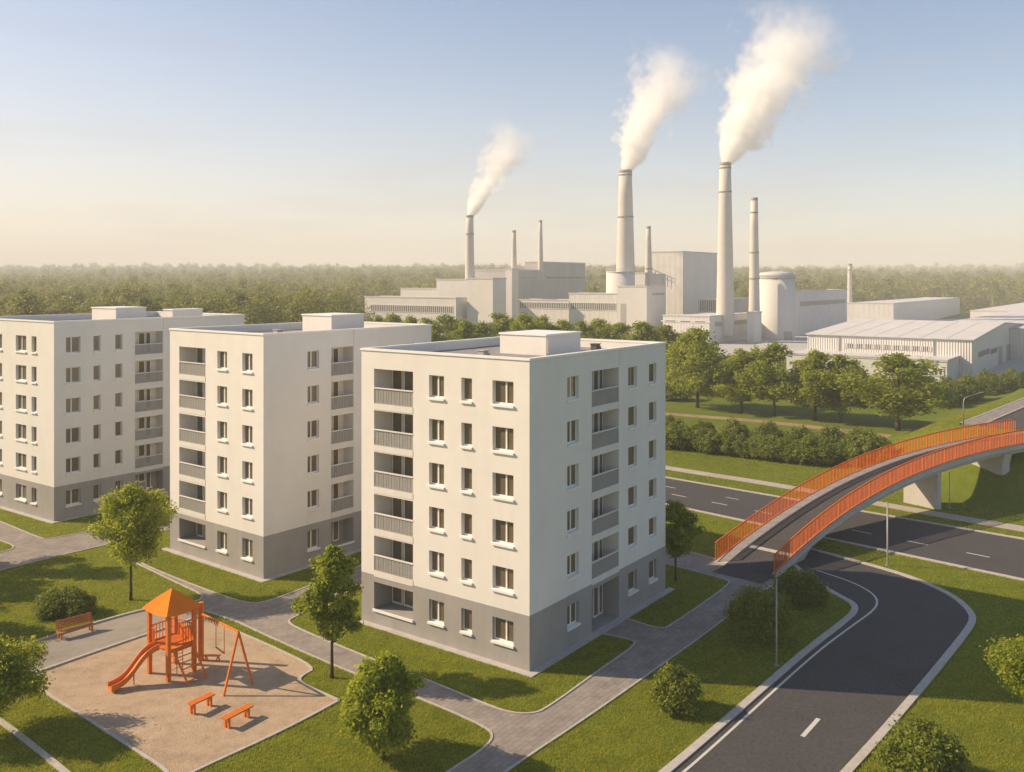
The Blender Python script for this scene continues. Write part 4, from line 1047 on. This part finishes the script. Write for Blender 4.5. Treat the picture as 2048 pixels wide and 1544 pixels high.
def gable(label, xe, ye, xl, xpk, ypk, Y0, base_y=None, name='warehouse'):
    X0 = (xe - CX) / FPX * Y0; o = fac_root(name, label, xe, Y0, 'warehouse', 'gabled warehouses')
    a = face_t(X0, Y0, FT, True, xl); tp = face_t(X0, Y0, FT, False, xpk); b = 2 * tp
    ze = zat(ye, Y0); zp = zat(ypk, Y0 + math.cos(FT) * tp)
    m = MB(); m.quad((0, a, -.5), (0, 0, -.5), (0, 0, ze), (0, a, ze)); m.quad((b, 0, -.5), (b, a, -.5), (b, a, ze), (b, 0, ze))
    m.poly([(0, 0, -.5), (b, 0, -.5), (b, 0, ze), (tp, 0, zp), (0, 0, ze)]); m.poly([(b, a, -.5), (0, a, -.5), (0, a, ze), (tp, a, zp), (b, a, ze)])
    m.build('wall', M['fac_wall'], o)
    m = MB(); e = .5; sl = (zp - ze) / tp
    for (x0, z0_, x1, z1_) in ((-e, ze - e * sl, tp, zp), (tp, zp, b + e, ze - e * sl)):
        m.quad((x0, -e, z0_ + .22), (x1, -e, z1_ + .22), (x1, a + e, z1_ + .22), (x0, a + e, z0_ + .22)); m.quad((x0, a + e, z0_ + .02), (x1, a + e, z1_ + .02), (x1, -e, z1_ + .02), (x0, -e, z0_ + .02))
        m.quad((x0, -e, z0_ + .02), (x1, -e, z1_ + .02), (x1, -e, z1_ + .22), (x0, -e, z0_ + .22))
    m.quad((-e, a + e, ze - e * sl + .02), (-e, -e, ze - e * sl + .02), (-e, -e, ze - e * sl + .22), (-e, a + e, ze - e * sl + .22))
    ro = m.build('roof', M['fac_roof'], o)
    m = MB()
    for i in range(1, 7):
        y = a * i / 7
        for (x0, z0_, x1, z1_) in ((-e, ze - e * sl, tp, zp),): m.bar((x0, y, z0_ + .25), (x1, y, z1_ + .25), .09, .05)
    m.build('roof_seam', M['fac_conc'], ro)
    return o, X0, a, b, ze, zp
wo, wX, wa, wb, wze, wzp = gable('gabled warehouse with a pale roof and a dashed window strip, closest to the trees', 1944.6, 680.4, 1615, 2006, 646, 222)
t0, t1 = face_t(wX, 222, FT, True, 1861), face_t(wX, 222, FT, True, 1689)
Yb = 222 + math.sin(FT) * t0; za, zb = zat(693.5, Yb), zat(703, Yb)
m = MB(); m.box(-.04, t0, zb, 0, t1, za); wb_o = m.build('window_band', M['fac_glass'], wo)
m = MB(); n = 46
for i in range(n + 1):
    t = t0 + (t1 - t0) * i / n; w_ = .10 + (.12 if (i * 7) % 5 == 0 else 0); m.box(-.14, t - w_, zb, -.04, t + w_, za)
m.build('mullion', M['fac_conc'], wb_o)
m = MB()
for t in (face_t(wX, 222, FT, True, 1867), face_t(wX, 222, FT, True, 1678)): m.bar((-.1, t, 0), (-.1, t, wze - .3), .25)
m.build('downpipe', M['fac_trim'], wo)
for (p0, p1, ya, yb) in ((1997, 2004, 694, 742), (2013, 2020, 690, 735), (2032, 2046, 684, 722)):
    t0, t1 = face_t(wX, 222, FT, False, p0), face_t(wX, 222, FT, False, p1); Yb = 222 + math.cos(FT) * t0
    m = MB(); m.box(t0, -.08, .02, t1, .01, zat(ya, Yb)); m.build('gate', M['fac_trim'], wo)
for (p0, p1, ya, yb) in ((1957, 1979, 704, 715), (1981, 1994, 699, 709), (2022, 2030, 688, 697)):
    t0, t1 = face_t(wX, 222, FT, False, p0), face_t(wX, 222, FT, False, p1); Yb = 222 + math.cos(FT) * t0
    m = MB(); m.box(t0, -.06, zat(yb, Yb), t1, .01, zat(ya, Yb)); m.build('window', M['fac_glass'], wo)
block('low flat annex along the foot of the gabled warehouse behind the trees', 1894, 722, 1573, 1940, 212, [(True, 1868, 1886, 736, 750, 1.2)], wall='fac_conc', name='warehouse_annex')
gable('second gabled warehouse with a pale roof behind the first, at the right edge', 2150, 660, 1853, 2215, 632, 262)

# ------------------------------------------------------------------ forest
fp = [tree_mesh(80 + i, 18.0, rxx * 1.5, 1.2, shp, 30, 5600, .8, .3, 'leaf_forest', 3, 0.0, 1.55) for i, (rxx, shp) in enumerate([(6.6, SH_ROUND), (5.6, SH_OVAL), (7.2, SH_ROUND), (6.0, SH_EGG)])]
rng = np.random.default_rng(11)
def blocked(x, y):
    px = CX + FPX * x / y
    if px > 690 and y < 545: return True         # the plant stands there
    if px > 1560 and y < 640: return True
    return y < 262 and px < 690
cand = []
yy = 262.0
while yy < 3200:
    stp = 12.5 + max(0, yy - 600) * .0052; half = .85 * yy
    for x in np.arange(-half, half, stp * 1.0):
        X = x + rng.uniform(-.45, .45) * stp; Y = yy + rng.uniform(-.5, .5) * stp
        if not blocked(X, Y): cand.append((X, Y))
    yy += stp * (1.0 + max(0, yy - 500) * .0016)
cand.sort(key=lambda c: c[1])
inn = [c for c in cand if abs(c[0]) < .59 * c[1]]; near_f = inn[:290]; far_f = inn[290:] + [c for c in cand if abs(c[0]) >= .59 * c[1]]
for i, (x, y) in enumerate(near_f):
    s = rnd.uniform(.85, 1.2); plant_tree('forest_tree', (x, y, TZ(x, y) - .3), *fp[i % 4], 'forest tree in the hazy wood beyond the apartment blocks', 'trees of the hazy forest', rnd.uniform(0, 6), s, s * rnd.uniform(.85, 1.15))
Vs, Fs = [], []; off = 0
protos = []
for i in range(5):
    C_, Q_ = crown_centers(np.random.default_rng(300 + i), 9.0, 1, 17, 14, [SH_ROUND, SH_OVAL][i % 2], 1.75); protos.append(leaf_cloud(np.random.default_rng(400 + i), C_, Q_, 420, 1.7))
for i, (x, y) in enumerate(far_f):
    V_, F_ = protos[i % 5]; s = rng.uniform(.8, 1.25) * (1 + max(0, y - 800) / 2600); a_ = rng.uniform(0, 6.28); c_, s_ = math.cos(a_), math.sin(a_)
    P_ = np.empty_like(V_); P_[:, 0] = (V_[:, 0] * c_ - V_[:, 1] * s_) * s + x; P_[:, 1] = (V_[:, 0] * s_ + V_[:, 1] * c_) * s + y; P_[:, 2] = V_[:, 2] * s * rng.uniform(.85, 1.15) + TZ(x, y) - .5
    Vs.append(P_); Fs.append(F_ + off); off += len(P_)
print('forest', len(near_f), len(far_f), off // 4)
fo = link_mesh('distant_forest', arrays_mesh('distant_forest', np.concatenate(Vs), np.concatenate(Fs), M['leaf_forest'])); tag(fo, 'far hazy forest canopy reaching the horizon', 'forest', kind='stuff')

# ------------------------------------------------------------------ grass
def in_poly(px, py, poly):
    r = np.zeros(len(px), bool); n = len(poly); j = n - 1
    for i in range(n):
        xi, yi = poly[i]; xj, yj = poly[j]
        if yi != yj:
            c = ((yi > py) != (yj > py)) & (px < (xj - xi) * (py - yi) / (yj - yi) + xi); r ^= c
        j = i
    return r
NG = 420000
u_ = rng.random(NG); Yg = 42.0 * (135 / 42.0) ** (u_ ** 1.0); Xg = rng.uniform(-.6, .6, NG) * Yg
keep = np.ones(NG, bool)
for poly in PAVED: keep &= ~in_poly(Xg, Yg, poly)
nd = BW
keep &= ~((seg_dist(Xg, Yg, AX[0], AX[1]) < 6.5))
Xg, Yg = Xg[keep], Yg[keep]; Zg = terrain(Xg, Yg); n = len(Xg); B = 3
wgt = (.6 + .4 * Yg / 60)[:, None]
V = []
for b in range(B):
    a_ = rng.uniform(0, 6.28, n); ox = rng.normal(0, .05, n); oy = rng.normal(0, .05, n); h_ = rng.uniform(.04, .11, n); w_ = rng.uniform(.014, .03, n) * wgt[:, 0]; l_ = rng.uniform(.02, .10, n); la = rng.uniform(0, 6.28, n)
    cx_, cy_ = Xg + ox, Yg + oy; dx, dy = np.cos(a_) * w_, np.sin(a_) * w_
    V.append(np.stack([np.stack([cx_ - dx, cy_ - dy, Zg - .01], 1), np.stack([cx_ + dx, cy_ + dy, Zg - .01], 1), np.stack([cx_ + np.cos(la) * l_, cy_ + np.sin(la) * l_, Zg + h_], 1)], 1))
V = np.concatenate(V).reshape(-1, 3)
go = link_mesh('grass', arrays_mesh('grass', V, np.arange(len(V)).reshape(-1, 3), M['grass'])); tag(go, 'short green lawn grass', 'grass', kind='stuff')

# ------------------------------------------------------------------ smoke
def smoke_mat(name, Lp, r0, r1, dens, seed, curve):
    m = bpy.data.materials.new(name); m.use_nodes = True; t = m.node_tree; N = t.nodes; L = t.links; N.clear()
    out = N.new('ShaderNodeOutputMaterial'); pv = N.new('ShaderNodeVolumePrincipled')
    pv.inputs['Color'].default_value = (.99, .985, .98, 1); pv.inputs['Anisotropy'].default_value = .15
    L.new(pv.outputs[0], out.inputs['Volume'])
    tc = N.new('ShaderNodeTexCoord'); sx_ = N.new('ShaderNodeSeparateXYZ'); L.new(tc.outputs['Object'], sx_.inputs[0])
    def math_(op, a, b=None, c=None, clamp=False):
        n = N.new('ShaderNodeMath'); n.operation = op; n.use_clamp = clamp
        for i, q in enumerate((a, b, c)):
            if q is None: continue
            if isinstance(q, (int, float)): n.inputs[i].default_value = q
            else: L.new(q, n.inputs[i])
        return n.outputs[0]
    f = math_('DIVIDE', sx_.outputs[2], Lp)
    # the plume bends and widens: axis offset grows with height
    ax_ = math_('MULTIPLY', math_('POWER', math_('MAXIMUM', f, 0.0), 1.6), curve)
    xx = math_('SUBTRACT', sx_.outputs[0], ax_)
    rad = math_('POWER', math_('ADD', math_('MULTIPLY', xx, xx), math_('MULTIPLY', sx_.outputs[1], sx_.outputs[1])), .5)
    Rf = math_('MULTIPLY_ADD', math_('POWER', math_('MAXIMUM', f, 0.0), .68), r1 - r0, r0)
    q = math_('DIVIDE', rad, Rf)
    # noise with cells that grow with the plume
    mp = N.new('ShaderNodeMapping'); mp.inputs['Location'].default_value = (seed, seed * 2, 0); L.new(tc.outputs['Object'], mp.inputs['Vector'])
    n1 = N.new('ShaderNodeTexNoise'); n1.inputs['Scale'].default_value = .20; n1.inputs['Detail'].default_value = 5; n1.inputs['Roughness'].default_value = .58; L.new(mp.outputs[0], n1.inputs['Vector'])
    n2 = N.new('ShaderNodeTexNoise'); n2.inputs['Scale'].default_value = .075; n2.inputs['Detail'].default_value = 3; L.new(mp.outputs[0], n2.inputs['Vector'])
    amp = math_('MINIMUM', math_('MULTIPLY', f, 6.0), 1.0)
    nz = math_('ADD', math_('MULTIPLY', math_('SUBTRACT', n1.outputs['Fac'], .5), 1.7), math_('MULTIPLY', math_('SUBTRACT', n2.outputs['Fac'], .5), 1.9))
    edge = math_('ADD', math_('SUBTRACT', .78, q), math_('MULTIPLY', nz, amp))
    soft = math_('MULTIPLY_ADD', f, -2.0, 3.0)
    d0 = math_('MULTIPLY', edge, soft, clamp=True)
    fade = math_('MULTIPLY', math_('SUBTRACT', 1.0, f), 2.6, clamp=True)
    thin = math_('DIVIDE', dens, math_('MULTIPLY_ADD', math_('POWER', math_('MAXIMUM', f, 0.0), .9), 12.0, 1.0))
    L.new(math_('MULTIPLY', math_('MULTIPLY', d0, fade), thin), pv.inputs['Density'])
    m.cycles.volume_step_rate = .22 if hasattr(m.cycles, 'volume_step_rate') else 1
    return m
def plume(label, ch, px, py, r1, curve, seed, dens):
    root_o, zt, rt = ch; p0 = root_o.location + Vector((0, 0, zt - .6)); Y = p0.y
    tip = Vector(((px - CX) / FPX * Y, Y, zat(py, Y))); ax_ = tip - p0; Lp = ax_.length; a_ = ax_.normalized()
    xh = Vector((1, 0, 0)); xh = (xh - a_ * xh.dot(a_)).normalized(); yh = a_.cross(xh)
    m = MB(); n = 20; prev = None; pts = []; rad = []
    for i in range(13):
        f = i / 12; pts.append((curve * f ** 1.6, 0, Lp * f)); rad.append((rt * .85 + (r1 - rt * .85) * f ** .68) * (1.0 + 1.1 * min(1, f * 5)))
    m.tube(pts, rad, n, smooth=True)
    o = m.build('smoke_plume', smoke_mat('smoke', Lp, rt * .85, r1, dens, seed, curve))
    o.matrix_world = Matrix(((xh.x, yh.x, a_.x, p0.x), (xh.y, yh.y, a_.y, p0.y), (xh.z, yh.z, a_.z, p0.z), (0, 0, 0, 1)))
    tag(o, label, 'smoke', 'smoke plumes')
plume('small white smoke plume drifting from the thin left chimney', c1, 1030, 246, 15, 2.0, 3.1, 2.2)
plume('white smoke plume rising from the thick middle chimney', c2, 1355, 94, 22, 2.5, 11.7, 1.6)
plume('largest white smoke plume, rising from the tallest chimney', c3, 1610, 18, 27, 3.0, 23.9, 1.6)

# ------------------------------------------------------------------ haze
m = bpy.data.materials.new('haze'); m.use_nodes = True; N = m.node_tree.nodes; N.clear()
o_ = N.new('ShaderNodeOutputMaterial'); pv = N.new('ShaderNodeVolumePrincipled'); m.node_tree.links.new(pv.outputs[0], o_.inputs['Volume'])
pv.inputs['Color'].default_value = (.93, .92, .90, 1); pv.inputs['Density'].default_value = .00042; pv.inputs['Anisotropy'].default_value = .0
mb = MB(); mb.box(-3750, -420, -1.6, 3800, 3600, 150); hz = mb.build('haze', m); tag(hz, kind='stuff')
